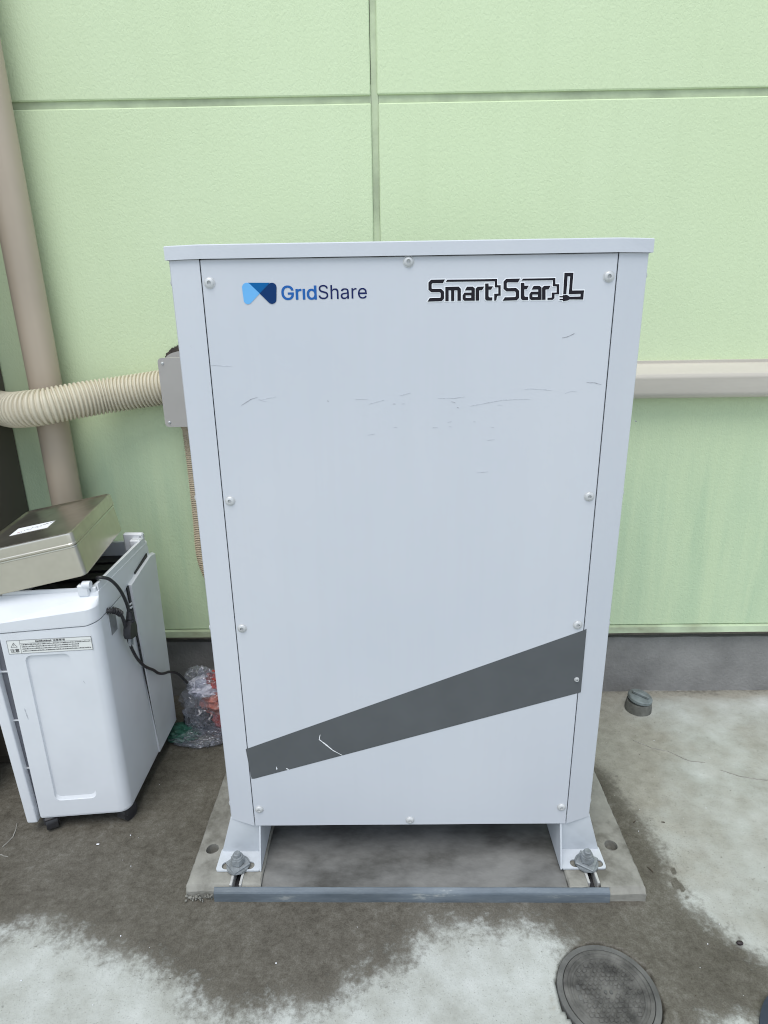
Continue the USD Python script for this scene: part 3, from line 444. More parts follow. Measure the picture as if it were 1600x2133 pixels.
SMART = [[[0.0559,1.17845],[0.05291,1.17301],[0.03673,1.17325],[0.0356,1.1722],[0.03566,1.16562],[0.03696,1.16484],[0.05027,1.16479],[0.0547,1.16089],[0.05486,1.15024],[0.05116,1.14673],[0.02929,1.14628],[0.03284,1.1515],[0.04881,1.15157],[0.04978,1.15248],[0.0497,1.15865],[0.04838,1.1599],[0.03505,1.1601],[0.03064,1.16386],[0.03057,1.17426],[0.03458,1.17816]],[[0.05671,1.16745],[0.07729,1.16761],[0.08077,1.16434],[0.08117,1.14675],[0.07578,1.14683],[0.07546,1.16227],[0.07059,1.16234],[0.07089,1.14675],[0.066,1.14682],[0.06572,1.16241],[0.06198,1.16247],[0.06225,1.14672],[0.05703,1.14665]],[[0.09009,1.16726],[0.09916,1.16728],[0.10232,1.16463],[0.10285,1.14659],[0.08671,1.14667],[0.08388,1.14919],[0.08374,1.15507],[0.08642,1.15872],[0.0973,1.15872],[0.09721,1.16194],[0.08699,1.16194]],[[0.10646,1.16702],[0.11665,1.16717],[0.11359,1.16185],[0.10905,1.16177],[0.10953,1.14664],[0.10416,1.14657],[0.10362,1.1643]],[[0.11796,1.17143],[0.12329,1.17166],[0.12344,1.16738],[0.13024,1.16743],[0.12751,1.16241],[0.12363,1.16232],[0.12398,1.15262],[0.12533,1.15121],[0.12972,1.1513],[0.1299,1.1465],[0.12127,1.14647],[0.11874,1.14883]],[[0.05962,1.17794],[0.13596,1.17786],[0.13633,1.16887],[0.14199,1.16878],[0.14264,1.15342],[0.13712,1.15319],[0.13609,1.14641],[0.13285,1.14614],[0.13245,1.15635],[0.13878,1.15641],[0.13839,1.16578],[0.13322,1.1657],[0.13287,1.17456],[0.05725,1.17478]],[[0.17126,1.17794],[0.16848,1.1725],[0.15232,1.17275],[0.15124,1.1717],[0.15153,1.16512],[0.15287,1.16434],[0.16614,1.16429],[0.17071,1.16039],[0.17126,1.14975],[0.16769,1.14625],[0.14589,1.1458],[0.14925,1.15101],[0.16517,1.15108],[0.1661,1.15199],[0.1658,1.15816],[0.16444,1.15941],[0.15114,1.15961],[0.14659,1.16336],[0.14614,1.17375],[0.15,1.17765]],[[0.17289,1.17137],[0.17821,1.1716],[0.17844,1.16732],[0.18523,1.16737],[0.18259,1.16236],[0.17871,1.16227],[0.17923,1.15257],[0.18061,1.15116],[0.18499,1.15125],[0.18526,1.14645],[0.17663,1.14643],[0.17407,1.14878]],[[0.19285,1.16695],[0.2019,1.16697],[0.20513,1.16432],[0.20625,1.1463],[0.19014,1.14638],[0.18723,1.1489],[0.1869,1.15477],[0.18946,1.15842],[0.20031,1.15841],[0.20012,1.16164],[0.18992,1.16164]],[[0.2087,1.16672],[0.21887,1.16687],[0.21599,1.16156],[0.21146,1.16147],[0.21243,1.14636],[0.20707,1.14628],[0.20596,1.164]],[[0.17579,1.17772],[0.22538,1.17789],[0.22599,1.16905],[0.2318,1.16897],[0.23285,1.15424],[0.22571,1.15419],[0.22609,1.14863],[0.2235,1.1462],[0.21538,1.14601],[0.21517,1.14926],[0.22199,1.14931],[0.22149,1.15672],[0.22894,1.15676],[0.2283,1.16596],[0.22263,1.1662],[0.22205,1.17475],[0.17352,1.17486]],[[0.23885,1.1851],[0.2525,1.18504],[0.25239,1.15933],[0.27084,1.15936],[0.27066,1.14581],[0.2495,1.14627],[0.24921,1.15014],[0.26607,1.15035],[0.26624,1.1542],[0.24777,1.15417],[0.24806,1.18012],[0.24404,1.18018],[0.24402,1.15438],[0.23916,1.1543]],[[0.23895,1.15276],[0.24542,1.15297],[0.24918,1.15045],[0.2495,1.14627],[0.24637,1.14462],[0.2396,1.14379]],[[0.23369,1.15145],[0.2397,1.15136],[0.23983,1.14966],[0.23381,1.14975]],[[0.23399,1.14728],[0.24001,1.14719],[0.24013,1.14549],[0.23411,1.14557]]]
SMART_HOLES = [[[0.08847,1.15469],[0.09692,1.15456],[0.09703,1.15085],[0.08856,1.15098]],[[0.19163,1.15439],[0.20008,1.15426],[0.2003,1.15056],[0.19185,1.15068]]]
ink = CS(SMART[0])
for p in SMART[1:]: ink = ink + CS(p)
for h in SMART_HOLES: ink = ink - CS(h)
lg = part(cb, 'logo_outline', front(ink.offset(0.0013, m3.JoinType.Miter, 2.0), 0.0006, 0.0010), M['white_print'])
names = ['letter_s', 'letter_m', 'letter_a', 'letter_r', 'letter_t', 'connector_line', 'letter_s', 'letter_t', 'letter_a', 'letter_r', 'connector_line', 'letter_l', 'plug', 'plug_prong', 'plug_prong']
for n_, p in zip(names, SMART):
    cs = CS(p)
    if n_ == 'letter_a':
        for h in SMART_HOLES: cs = cs - CS(h)
    part(lg, n_, front(cs, 0.0004, 0.0013), M['ink'])
def hullpoly(p):
    from scipy.spatial import ConvexHull
    p = np.array(p); return p[ConvexHull(p).vertices]
mk = part(cb, 'brand_mark', front(CS([[-0.24791,1.17808],[-0.21421,1.17757],[-0.23098,1.16217]]), 0.0006, 0.0009), M['blue_mid'])
part(mk, 'mark_left', front(CS(hullpoly([[-0.24319,1.17121],[-0.24371,1.16911],[-0.24489,1.16723],[-0.24661,1.16574],[-0.24871,1.1648],[-0.25097,1.1645],[-0.25318,1.16487],[-0.25512,1.16587],[-0.2566,1.1674],[-0.25746,1.16932],[-0.25764,1.17142],[-0.25711,1.17352],[-0.25592,1.1754],[-0.2542,1.17687],[-0.25211,1.17781],[-0.24986,1.17811],[-0.24766,1.17774],[-0.24572,1.17675],[-0.24425,1.17522],[-0.24338,1.17332],[-0.24328,1.15288],[-0.24376,1.15093],[-0.24485,1.14918],[-0.24644,1.14779],[-0.24838,1.14692],[-0.25047,1.14664],[-0.25251,1.14698],[-0.2543,1.14791],[-0.25567,1.14934],[-0.25647,1.15112],[-0.25663,1.15308],[-0.25614,1.15502],[-0.25505,1.15677],[-0.25346,1.15814],[-0.25152,1.15901],[-0.24944,1.15929],[-0.24741,1.15895],[-0.24562,1.15803],[-0.24426,1.15661],[-0.24345,1.15484],[-0.23098,1.16217]])), 0.0006, 0.0012), M['blue_light'])
part(mk, 'mark_right', front(CS(hullpoly([[-0.20415,1.17063],[-0.20465,1.16853],[-0.2058,1.16664],[-0.20751,1.16516],[-0.20959,1.16422],[-0.21185,1.16392],[-0.21406,1.16428],[-0.21601,1.16528],[-0.2175,1.16682],[-0.21839,1.16873],[-0.2186,1.17084],[-0.21809,1.17294],[-0.21693,1.17482],[-0.21523,1.17629],[-0.21315,1.17723],[-0.2109,1.17752],[-0.2087,1.17716],[-0.20675,1.17617],[-0.20526,1.17464],[-0.20437,1.17273],[-0.20555,1.15288],[-0.20602,1.15087],[-0.20712,1.14907],[-0.20874,1.14765],[-0.21072,1.14675],[-0.21287,1.14646],[-0.21498,1.14681],[-0.21683,1.14777],[-0.21825,1.14923],[-0.21909,1.15106],[-0.21929,1.15308],[-0.21881,1.15509],[-0.2177,1.15688],[-0.21608,1.1583],[-0.2141,1.15919],[-0.21196,1.15948],[-0.20987,1.15913],[-0.20802,1.15818],[-0.2066,1.15672],[-0.20575,1.15489],[-0.23098,1.16217]])), 0.0006, 0.0014), M['blue_dark'])
def lettering(text, x0, x1, zbase, cap, mt, bold):
    g = meshkit.text_mesh(text, cap, 0.0010, bold); b = g.bounds; v = g.vertices.copy()
    v[:, 0] = x0 + (v[:, 0] - b[0, 0]) / (b[1, 0] - b[0, 0]) * (x1 - x0)
    g.vertices = np.c_[v[:, 0], 0.0006 - v[:, 2], zbase + v[:, 1]]
    part(cb, 'lettering', g, mt)
lettering('Gr\u0131d', -0.1973, -0.1425, 1.1526, 0.0198, M['blue_text'], True)
lettering('Share', -0.1396, -0.0645, 1.1526, 0.0205, M['navy_text'], False)
# feet
for s, bxx in ((-1, -0.3587), (1, 0.3650)):
    xi, xo = s * 0.3085, s * 0.4030
    plate = CS(rrect(min(xi + s * 0.002, xo), max(xi + s * 0.002, xo), -0.0265, 0.03, 0.006)).extrude(0.0032).translate([0, 0, 0.0318])
    sl = CS(rrect(bxx - 0.034, bxx + 0.034, -0.0235 + 0.0, -0.0235 + 0.0195, 0.0095)).extrude(0.02).translate([0, 0, 0.025])
    plate = plate - sl
    part(cb, 'foot_plate', plate, M['cab2'])
    f0 = [(xi + s * 0.0025, 0.0225, 0.033), (xo - s * 0.002, 0.0225, 0.033), (xi + s * 0.0025, 0.004, ZB), (s * 0.3745, 0.0218, ZB), (xi + s * 0.0025, 0.0265, 0.033), (xo - s * 0.002, 0.0265, 0.033), (xi + s * 0.0025, 0.009, ZB + 0.004), (s * 0.3745, 0.0262, ZB + 0.004)]
    part(cb, 'foot_face', Manifold.hull_points(np.array(f0)), M['cab2'])
    web = along_x([(-0.0265, 0.0322), (0.42, 0.0322), (0.42, ZB + 0.003), (0.004, ZB + 0.003), (0.001, ZB - 0.004)], min(xi, xi + s * 0.003), max(xi, xi + s * 0.003)); web = web - bx(-1, 1, 0.11, 0.36, 0.03, 0.1)
    part(cb, 'foot_web', web, M['cab2'])
    part(cb, 'foot_tab', bx(min(xi - s * 0.002, xi - s * 0.018), max(xi - s * 0.002, xi - s * 0.018), 0.030, 0.0325, 0.105, ZB + 0.002), M['cab2'])
    part(cb, 'foot_plate', bx(min(xi + s * 0.0035, xo), max(xi + s * 0.0035, xo), 0.35, 0.41, 0.0318, 0.035), M['cab2'])
    by = -0.0140
    bolt = part(cb, 'anchor_bolt', cat(Manifold.cylinder(0.039, 0.0074, 0.0074, 24).translate([bxx, by, 0.028]), Manifold.cylinder(0.002, 0.0074, 0.0058, 24).translate([bxx, by, 0.067])), M['galv'])
    part(bolt, 'washer', Manifold.cylinder(0.0032, 0.0240, 0.0237, 36).translate([bxx, by, 0.0352]), M['galv'])
    ang = 42 if s < 0 else 58
    part(bolt, 'square_washer', bx(-0.0185, 0.0185, -0.0185, 0.0185, 0, 0.0040, 0.0009).rotate([2.5, -1.5, ang]).translate([bxx, by, 0.0392]), M['galv'])
    part(bolt, 'nut', Manifold.cylinder(0.0125, 0.0140, 0.0138, 6).rotate([0, 0, 14 + 20 * s]).translate([bxx, by, 0.0445]), M['galv'])
    part(bolt, 'lock_ring', Manifold.cylinder(0.004, 0.0112, 0.0106, 24).translate([bxx, by, 0.0570]), M['galv'])
part(cb, 'added_light_stop', bx(-0.300, 0.300, 0.405, 0.425, 0.034, 0.121, 0.002), M['black'])  # added bar, stops light from behind so the space under the cabinet stays dark
for q in [[[-0.3643,0.62604],[-0.35821,0.61623],[-0.35424,0.60245]],[[-0.36042,0.58473],[-0.35616,0.58269]],[[-0.33453,0.80605],[-0.32934,0.80774]],[[-0.3643,0.9613],[-0.36125,0.95964]],[[0.37985,0.95108],[0.38322,0.94942]]]:
    x_, z_ = q[0][0], q[0][1]
    yy = YC * (abs(x_) - XP) / (XC - XP)
    part(cb, 'scratch', ribbon(q, 0.0016, yy + 0.0016, yy - 0.0005), M['scratch'])

# ------------------------------------------------------------------ shredder
sd = thing('paper_shredder', 'white plastic paper shredder on black castors with its top taken off', 'paper shredder')
FP = np.array([[-0.8380, 0.1115], [-0.6410, 0.1305], [-0.6440, 0.4650], [-0.8560, 0.4500]])
def plan(pts, radii, n=16):
    P = np.array(pts); out = []
    for i in range(len(P)):
        p0, p, p1 = P[i - 1], P[i], P[(i + 1) % len(P)]; u, w = (p0 - p) / np.linalg.norm(p0 - p), (p1 - p) / np.linalg.norm(p1 - p); ang = math.acos(np.clip(u @ w, -1, 1)); r = radii[i]
        tl = r / math.tan(ang / 2); bis = (u + w) / np.linalg.norm(u + w); c = p + bis * r / math.sin(ang / 2); a0 = p + u * tl - c; a1 = p + w * tl - c
        t0 = math.atan2(a0[1], a0[0]); t1 = math.atan2(a1[1], a1[0]); dd = (t1 - t0 + math.pi) % (2 * math.pi) - math.pi
        out += [c + r * np.array([math.cos(t0 + dd * k / n), math.sin(t0 + dd * k / n)]) for k in range(n + 1)]
    return np.array(out)
def inset(k): return CS(plan(FP, [0.004, 0.026, 0.02, 0.004])).offset(-k, m3.JoinType.Round)
body_plan = plan(FP, [0.004, 0.026, 0.02, 0.004])
U = (FP[1] - FP[0]); LU = np.linalg.norm(U); U = U / LU; NN = np.array([U[1], -U[0]])
FR = np.array([[U[0], -NN[0], 0], [U[1], -NN[1], 0], [0, 0, 1.0]])          # local (along front, depth into body, up)
def onfront(m): return moved(m, FR, np.array([FP[0, 0], FP[0, 1], 0]))
def onfront_m(m): return m.transform(np.c_[FR, np.array([FP[0, 0], FP[0, 1], 0])].tolist())
def loft(polys):
    n = len(polys[0][0]); V = np.vstack([np.c_[p, np.full(n, z) if np.ndim(z) == 0 else z] for p, z in polys]); F = []
    for i in range(len(polys) - 1):
        for k in range(n):
            a_, b_ = i * n + k, i * n + (k + 1) % n; F += [[a_, b_, b_ + n], [a_, b_ + n, a_ + n]]
    c0, c1 = len(V), len(V) + 1; e = (len(polys) - 1) * n; V = np.vstack([V, V[:n].mean(0), V[e:].mean(0)])
    for k in range(n): F += [[c0, (k + 1) % n, k], [c1, e + k, e + (k + 1) % n]]
    return Manifold(m3.Mesh(V.astype(np.float32), np.array(F, np.uint32)))
cen = FP.mean(0); sc_ = lambda k: cen + (body_plan - cen) * (1 - k / 0.12)
seam = lambda z, rise=0.012: z + rise * np.clip(((body_plan - FP[0]) @ U - (LU - 0.05)) / 0.05, 0, 1) * np.clip(1 - ((body_plan - FP[0]) @ -NN) / 0.05, 0, 1) ** 0
zsm = seam(0.5140)
body = loft([(sc_(0.006), 0.038), (sc_(0.001), 0.041), (body_plan, 0.046), (body_plan, zsm - 0.0015)])
# the recessed grip field in the side that faces us
rec = Manifold.hull_points(np.array([(x, -0.01, z) for x, z in rrect(0.042, 0.1330, 0.086, 0.4600, 0.013)] + [(x, 0.0015, z) for x, z in rrect(0.0426, 0.1324, 0.0870, 0.4594, 0.0128)] + [(x, 0.0046, z) for x, z in rrect(0.0446, 0.1304, 0.0945, 0.4575, 0.012)]))
body = body - onfront_m(rec)
part(sd, 'body', body, M['shred'], smooth=9)
# head: the upper shell with its open top
hz0 = zsm + 0.0010
slope = np.clip(1 - ((body_plan - FP[0]) @ -NN) / 0.030, 0, 1)
def pushed(k): return body_plan + (-NN)[None, :] * (k * slope)[:, None]
crease = 0.536 + 0.022 * np.clip(((body_plan - FP[0]) @ U) / LU, 0, 1) * (slope > 0.02) + 0.03 * (slope <= 0.02)
head = loft([(sc_(-0.0006), hz0), (sc_(-0.0012), hz0 + 0.004), (sc_(-0.0012), crease), (pushed(0.026), 0.574), (pushed(0.031), 0.583)])
opening = plan(FP + np.array([[0.010, 0.046], [-0.016, 0.046], [-0.016, -0.012], [0.010, -0.012]]), [0.004] * 4)
head = head - vert(opening, 0.545, 0.62) - onfront_m(bx(0.0, 0.18, 0.042, 0.30, 0.570, 0.60))
part(sd, 'head', head, M['shred'], smooth=9)
part(sd, 'mechanism', vert(plan(FP + np.array([[0.0112, 0.0472], [-0.0172, 0.0472], [-0.0172, -0.0132], [0.0112, -0.0132]]), [0.004] * 4), 0.540, 0.5480), M['blackhole'])
for k in range(5):
    part(sd, 'cutter_bar', onfront(bx(0.02, 0.165, 0.07 + 0.05 * k, 0.086 + 0.05 * k, 0.5485, 0.552, 0.001)), M['blackhole'])
part(sd, 'spring_clip', onfront(bx(0.140, 0.146, 0.046, 0.062, 0.548, 0.570, 0.001)), M['orange'])
# raised rim along the right side, with broken clips at both ends
rim_o = lambda u0, u1, d0, d1, z0, z1, b=0.0015: onfront(bx(u0, u1, d0, d1, z0, z1, b))
XR = lambda y: -0.6410 - 0.003 * (y - 0.13) / 0.33
part(sd, 'rim', cat(vert([(XR(.16) - 0.004, 0.165), (XR(.44) - 0.004, 0.442), (XR(.44) - 0.0155, 0.442), (XR(.16) - 0.0155, 0.165)], 0.578, 0.592), vert([(XR(.16) - 0.0015, 0.165), (XR(.44) - 0.0015, 0.442), (XR(.44) - 0.0065, 0.442), (XR(.16) - 0.0065, 0.165)], 0.576, 0.5985)), M['shred'])
part(sd, 'rim', rim_o(0.006, 0.165, 0.0330, 0.0365, 0.580, 0.5915), M['shred'])
part(sd, 'hinge_lug', cat(rim_o(0.160, 0.183, 0.024, 0.038, 0.575, 0.601, 0.003), Manifold.cylinder(0.016, 0.008, 0.008, 20, True).rotate([0, 90, 0]).translate([-0.6620, 0.158, 0.600]), rim_o(0.184, 0.196, 0.030, 0.044, 0.570, 0.593, 0.002), rim_o(0.176, 0.190, 0.040, 0.050, 0.572, 0.589, 0.002)), M['shred'])
lugb = bx(-0.694, -0.645, 0.430, 0.4435, 0.565, 0.612, 0.003) + bx(-0.6720, -0.6450, 0.410, 0.432, 0.565, 0.602, 0.003)
lugb = lugb - Manifold.cylinder(0.06, 0.0022, 0.0022, 12, True).rotate([90, 0, 0]).translate([-0.6515, 0.435, 0.603])
part(sd, 'hinge_lug', lugb, M['shred'])
# the front door on the left, ajar
DR = [(-0.8680, 0.1060), (-0.8445, 0.1085), (-0.8630, 0.4470), (-0.8860, 0.4460)]
dpl = plan(DR, [0.006, 0.003, 0.003, 0.006], 5)
part(sd, 'door', loft([(dpl + np.array([-0.0005, 0.002]), 0.032), (dpl + np.array([0.0, 0.0]), 0.036), (dpl + np.array([-0.017, 0.0]), 0.555)]), M['shred'], smooth=25)
part(sd, 'bin_edge', vert([(-0.8560, 0.1235), (-0.8378, 0.1240), (-0.8562, 0.446), (-0.8745, 0.446)], 0.060, 0.500), M['shred_grey'])
for z, zh in ((0.418, 0.0022), (0.297, 0.0022), (0.172, 0.0018)):
    part(sd, 'bin_rib', vert([(-0.8440 - 0.0325 * z, 0.1195), (-0.8385, 0.1200), (-0.8395, 0.1260), (-0.8445 - 0.0325 * z, 0.1250)], z, z + 0.0016), M['shred'])
# rear cover with the dark slot in front of it
RC = [(-0.6395, 0.3000), (-0.6315, 0.2990), (-0.6335, 0.4720), (-0.6420, 0.4730)]
rc = Manifold.hull_points(np.array([(-0.645, 0.2990, 0.535), (-0.632, 0.2985, 0.533), (-0.645, 0.4350, 0.552), (-0.634, 0.4350, 0.550), (-0.646, 0.4740, 0.545), (-0.636, 0.4720, 0.543), (-0.645, 0.335, 0.042), (-0.6395, 0.335, 0.042), (-0.646, 0.470, 0.042), (-0.6395, 0.470, 0.042)]))
part(sd, 'rear_cover', rc, M['shred'], smooth=25)
part(sd, 'cover_slot', Manifold.hull_points(np.array([(-0.6385, 0.2885, 0.531), (-0.6385, 0.2985, 0.533), (-0.6385, 0.2965, 0.45), (-0.6385, 0.332, 0.075), (-0.6395, 0.334, 0.075), (-0.642, 0.2885, 0.531), (-0.642, 0.34, 0.075), (-0.642, 0.2985, 0.533)])), M['blackhole'])
part(sd, 'cover_slot', Manifold.hull_points(np.array([(-0.6400, 0.345, 0.5395), (-0.6400, 0.430, 0.5505), (-0.6400, 0.430, 0.560), (-0.6400, 0.345, 0.5455), (-0.643, 0.345, 0.5395), (-0.643, 0.430, 0.5505), (-0.643, 0.430, 0.560), (-0.643, 0.345, 0.5455)])), M['blackhole'])
for z in (0.487, 0.478):
    part(sd, 'slot_clip', bx(-0.6400, -0.6365, 0.2895, 0.2975, z, z + 0.0035), M['shred'])
part(sd, 'rating_plate', bx(-0.6420, -0.6405, 0.186, 0.216, 0.466, 0.522), M['plate'])
part(sd, 'scuff', onfront(ribbon([(0.0195, 0.333), (0.0205, 0.322), (0.0225, 0.305)], 0.0026, 0.0004, -0.0003)), M['scratch_faint'])
part(sd, 'scuff', onfront(ribbon([(0.150, 0.392), (0.153, 0.384)], 0.0014, 0.0004, -0.0003)), M['scratch_faint'])
# castors
def castor(x, y, rz):
    w = cat(Manifold.cylinder(0.024, 0.0205, 0.0205, 28, True).rotate([0, 90, 0]))
    w = moved(w, trimesh.transformations.rotation_matrix(rz, [0, 0, 1])[:3, :3], np.array([x, y, 0.0207]))
    c = part(sd, 'castor', cat(Manifold.cylinder(0.008, 0.013, 0.015, 16).translate([x, y, 0.0335]), moved(bx(-0.016, 0.016, -0.017, 0.016, 0.018, 0.0395, 0.004), trimesh.transformations.rotation_matrix(rz, [0, 0, 1])[:3, :3], np.array([x, y, 0]))), M['black'])
    part(c, 'wheel', w, M['black'])
castor(-0.824, 0.131, 0.5); castor(-0.6600, 0.158, -0.4); castor(-0.83, 0.42, 0.3); castor(-0.672, 0.43, 1.0)
# warning label
lab = part(sd, 'warning_label', onfront(bx(0.0135, 0.1815, -0.0004, 0.0006, 0.4655, 0.4965)), M['labelp'])
def pr(u0, u1, z0, z1): return onfront(bx(u0, u1, -0.0008, 0.0002, z0, z1))
border = [pr(0.0135, 0.1815, 0.4961, 0.4966), pr(0.0135, 0.1815, 0.4654, 0.4659), pr(0.0134, 0.0139, 0.4654, 0.4966), pr(0.1811, 0.1816, 0.4654, 0.4966), pr(0.0385, 0.0389, 0.4654, 0.4966), pr(0.0385, 0.1815, 0.4888, 0.4891)]
part(lab, 'label_border', cat(*border), M['labelink'])
tri = CS([(0.0262, 0.4915), (0.0195, 0.4805), (0.0330, 0.4805)], [(0.0262, 0.4898), (0.0207, 0.4812), (0.0318, 0.4812)])
part(lab, 'warning_triangle', onfront(front(tri, 0.0002, 0.0010)), M['labelink'])
part(lab, 'exclamation_mark', pr(0.0258, 0.0266, 0.4830, 0.4875), M['labelink'])
def cjk(text, u, z, h, w=None):
    g = glyphs(text, h); b_ = g.bounds; v_ = g.vertices.copy(); v_[:, 0] = (v_[:, 0] - b_[0, 0]) * ((w / (b_[1, 0] - b_[0, 0])) if w else 1); v_[:, 1] -= b_[0, 1]
    return onfront(trimesh.Trimesh(np.c_[u + v_[:, 0], -0.0008 + v_[:, 2], z + v_[:, 1]], g.faces[:, ::-1], process=False))
part(lab, 'label_lettering', cjk('\u6ce8\u610f', 0.0175, 0.4690, 0.0085, 0.0178), M['labelink'])
part(lab, 'label_lettering', cjk('\u6ce8\u610f\u4e8b\u9805', 0.1050, 0.4900, 0.0052, 0.024), M['labelink'])
rng = np.random.default_rng(9); bits = []
for row in range(4):
    u, z = 0.0415, 0.4846 - row * 0.0049; end = (0.178, 0.155, 0.153, 0.176)[row]
    while u < end:
        w = rng.uniform(0.0010, 0.0026); bits.append(pr(u, u + w, z, z + rng.uniform(0.0014, 0.0026))); u += w + rng.uniform(0.0003, 0.0012)
u = 0.070
while u < 0.100:
    w = rng.uniform(0.0014, 0.0028); bits.append(pr(u, u + w, 0.4903, 0.4903 + rng.uniform(0.003, 0.0045))); u += w + 0.0007
part(lab, 'small_print', cat(*bits), M['labelink'], kind='stuff')
# mains lead leaving the side through a strain relief
cord = catmull([(-0.630, 0.196, 0.520), (-0.6255, 0.203, 0.512), (-0.6240, 0.212, 0.495), (-0.6260, 0.222, 0.468), (-0.6290, 0.232, 0.435), (-0.6300, 0.246, 0.398), (-0.6300, 0.268, 0.357), (-0.6295, 0.296, 0.322), (-0.6290, 0.320, 0.300), (-0.6280, 0.340, 0.283), (-0.6270, 0.365, 0.258), (-0.6260, 0.395, 0.238), (-0.622, 0.428, 0.222), (-0.610, 0.452, 0.20), (-0.592, 0.462, 0.165)], 8)
cd = part(sd, 'mains_lead', sweep(cord, 0.0036, 12), M['black'], smooth=50)
rp = catmull([(-0.6415, 0.181, 0.527), (-0.631, 0.186, 0.526), (-0.6265, 0.196, 0.519), (-0.6245, 0.206, 0.508)], 14); k_ = np.arange(len(rp)); part(cd, 'strain_relief', sweep(rp, 0.0048 + 0.0026 * (np.sin(k_ * 0.95) > 0.1), 14), M['black'], smooth=20)

# ------------------------------------------------------------------ loose plug lead
pc = thing('power_plug', 'black two-pin plug hanging on its lead from under the tin', 'plug')
lead = catmull([(-0.665, 0.215, 0.585), (-0.652, 0.185, 0.603), (-0.640, 0.178, 0.607), (-0.630, 0.190, 0.598), (-0.6245, 0.208, 0.575), (-0.6225, 0.226, 0.545), (-0.6220, 0.238, 0.515), (-0.6220, 0.243, 0.492)], 10)
part(pc, 'lead', sweep(lead, 0.0036, 12), M['black'], smooth=50)
PB = np.array([-0.6215, 0.244, 0.490]); tilt = trimesh.transformations.rotation_matrix(math.radians(-14), [1, 0, 0])[:3, :3]
def pbx(*a): return moved(bx(*a), np.array(tilt), PB)
part(pc, 'collar', moved(cat(Manifold.cylinder(0.018, 0.0085, 0.0065, 16).translate([0, 0, -0.014]), Manifold.cylinder(0.005, 0.0115, 0.0115, 16).translate([0, 0, -0.020])), tilt, PB), M['black'])
part(pc, 'plug_body', moved(Manifold.hull_points(np.array([(x, y * s, z) for s, z in ((0.6, -0.019), (1.0, -0.032), (1.08, -0.046), (0.75, -0.056)) for x in (-0.0080, 0.0080) for y in (-0.0185, 0.0185)])), tilt, PB), M['black'])
for y in (-0.0065, 0.0065): part(pc, 'prong', pbx(-0.0030, 0.0030, y - 0.0010, y + 0.0010, -0.074, -0.055), M['galv'])

# ------------------------------------------------------------------ tin box on top of the shredder
tn = thing('tin_box', 'plain shiny biscuit tin lying tilted on top of the open shredder', 'tin box')
ya, pt, ro = [math.radians(a_) for a_ in (7.947, -0.81, -10.07)]
def rotm(y, p, r):
    cy, sy, cp_, sp_, cr, sr = math.cos(y), math.sin(y), math.cos(p), math.sin(p), math.cos(r), math.sin(r)
    return np.array([[cy, -sy, 0], [sy, cy, 0], [0, 0, 1]]) @ np.array([[1, 0, 0], [0, cp_, -sp_], [0, sp_, cp_]]) @ np.array([[cr, 0, sr], [0, 1, 0], [-sr, 0, cr]])
TR, TD = rotm(ya, pt, ro), np.array([-0.654, 0.150, 0.623])
TW, TDp, TH = 0.206, 0.300, 0.096
def tinm(m): return moved(m, TR, TD)
rr_ = lambda k, r: rrect(-TW + k, -k, k, TDp - k, r, 8)
tb = loft([(rr_(0.006, 0.010), 0.0), (rr_(0.003, 0.012), 0.0012), (rr_(0.002, 0.012), 0.004), (rr_(0.002, 0.012), 0.0715)])
part(tn, 'tin_body', tinm(tb), M['tin'], smooth=25)
part(tn, 'bead', tinm(loft([(rr_(0.002, 0.012), 0.0640), (rr_(0.0002, 0.013), 0.0655), (rr_(0.0002, 0.013), 0.0680), (rr_(0.002, 0.012), 0.0695)])), M['tin_edge'], smooth=25)
tl = part(tn, 'tin_lid', tinm(loft([(rr_(0.0010, 0.013), 0.0712), (rr_(-0.0008, 0.014), 0.0716), (rr_(-0.0008, 0.014), 0.0735), (rr_(0.0002, 0.013), 0.0750), (rr_(0.0002, 0.013), 0.0925), (rr_(0.0014, 0.012), 0.0955), (rr_(0.0038, 0.011), 0.0966), (rr_(0.0068, 0.010), 0.0962), (rr_(0.0100, 0.009), 0.0940), (rr_(0.0130, 0.009), 0.0936)])), M['tin'], smooth=25)
sl_ = tn
st_ = part(tl, 'paper_label', tinm(bx(-0.163, -0.083, 0.098, 0.146, 0.0937, 0.0941)), M['paper'])
rng = np.random.default_rng(3); marks = []
for k in range(13):
    u0 = -0.143 + 0.0048 * k + rng.uniform(-0.001, 0.001); v0 = 0.111 + 0.0021 * k + rng.uniform(-0.004, 0.004); marks.append(bx(0, rng.uniform(0.003, 0.008), 0, rng.uniform(0.0008, 0.0018), 0, 0.0004).rotate([0, 0, rng.uniform(-60, 80)]).translate([u0, v0, 0.0940]))
part(st_, 'handwriting', tinm(cat(*marks)), M['ink'])
part(st_, 'handwriting', tinm(bx(-0.150, -0.1445, 0.1055, 0.1085, 0.0940, 0.0944)), M['red'])

# ------------------------------------------------------------------ clear bag of rubbish between shredder and cabinet
bag = thing('rubbish_bag', 'crumpled clear plastic bag of red and white wrappers on the ground behind the shredder', 'rubbish bag')
def crumple(c, r, seed, amp, sub=4, freq=3.0, floor=0.003):
    s = trimesh.creation.icosphere(sub); d = s.vertices.copy()
    k = 1 - np.abs(2 * meshkit.fbm(d * freq + 7, 4, seed) - 1) * 1.0
    k2 = meshkit.noise(d * freq * 2.7 + 3, seed + 9)
    s.vertices = d * (1 + amp * (k[:, None] - 0.6) + 0.4 * amp * (k2[:, None] - 0.5)) * np.array(r) + np.array(c)
    s.vertices[:, 2] = np.maximum(s.vertices[:, 2], floor + 0.002 * meshkit.noise(d * 8, seed)); return s
part(bag, 'film', crumple((-0.530, 0.505, 0.075), (0.080, 0.058, 0.078), 2, 0.75, 4, 2.6), M['film'], smooth=True)
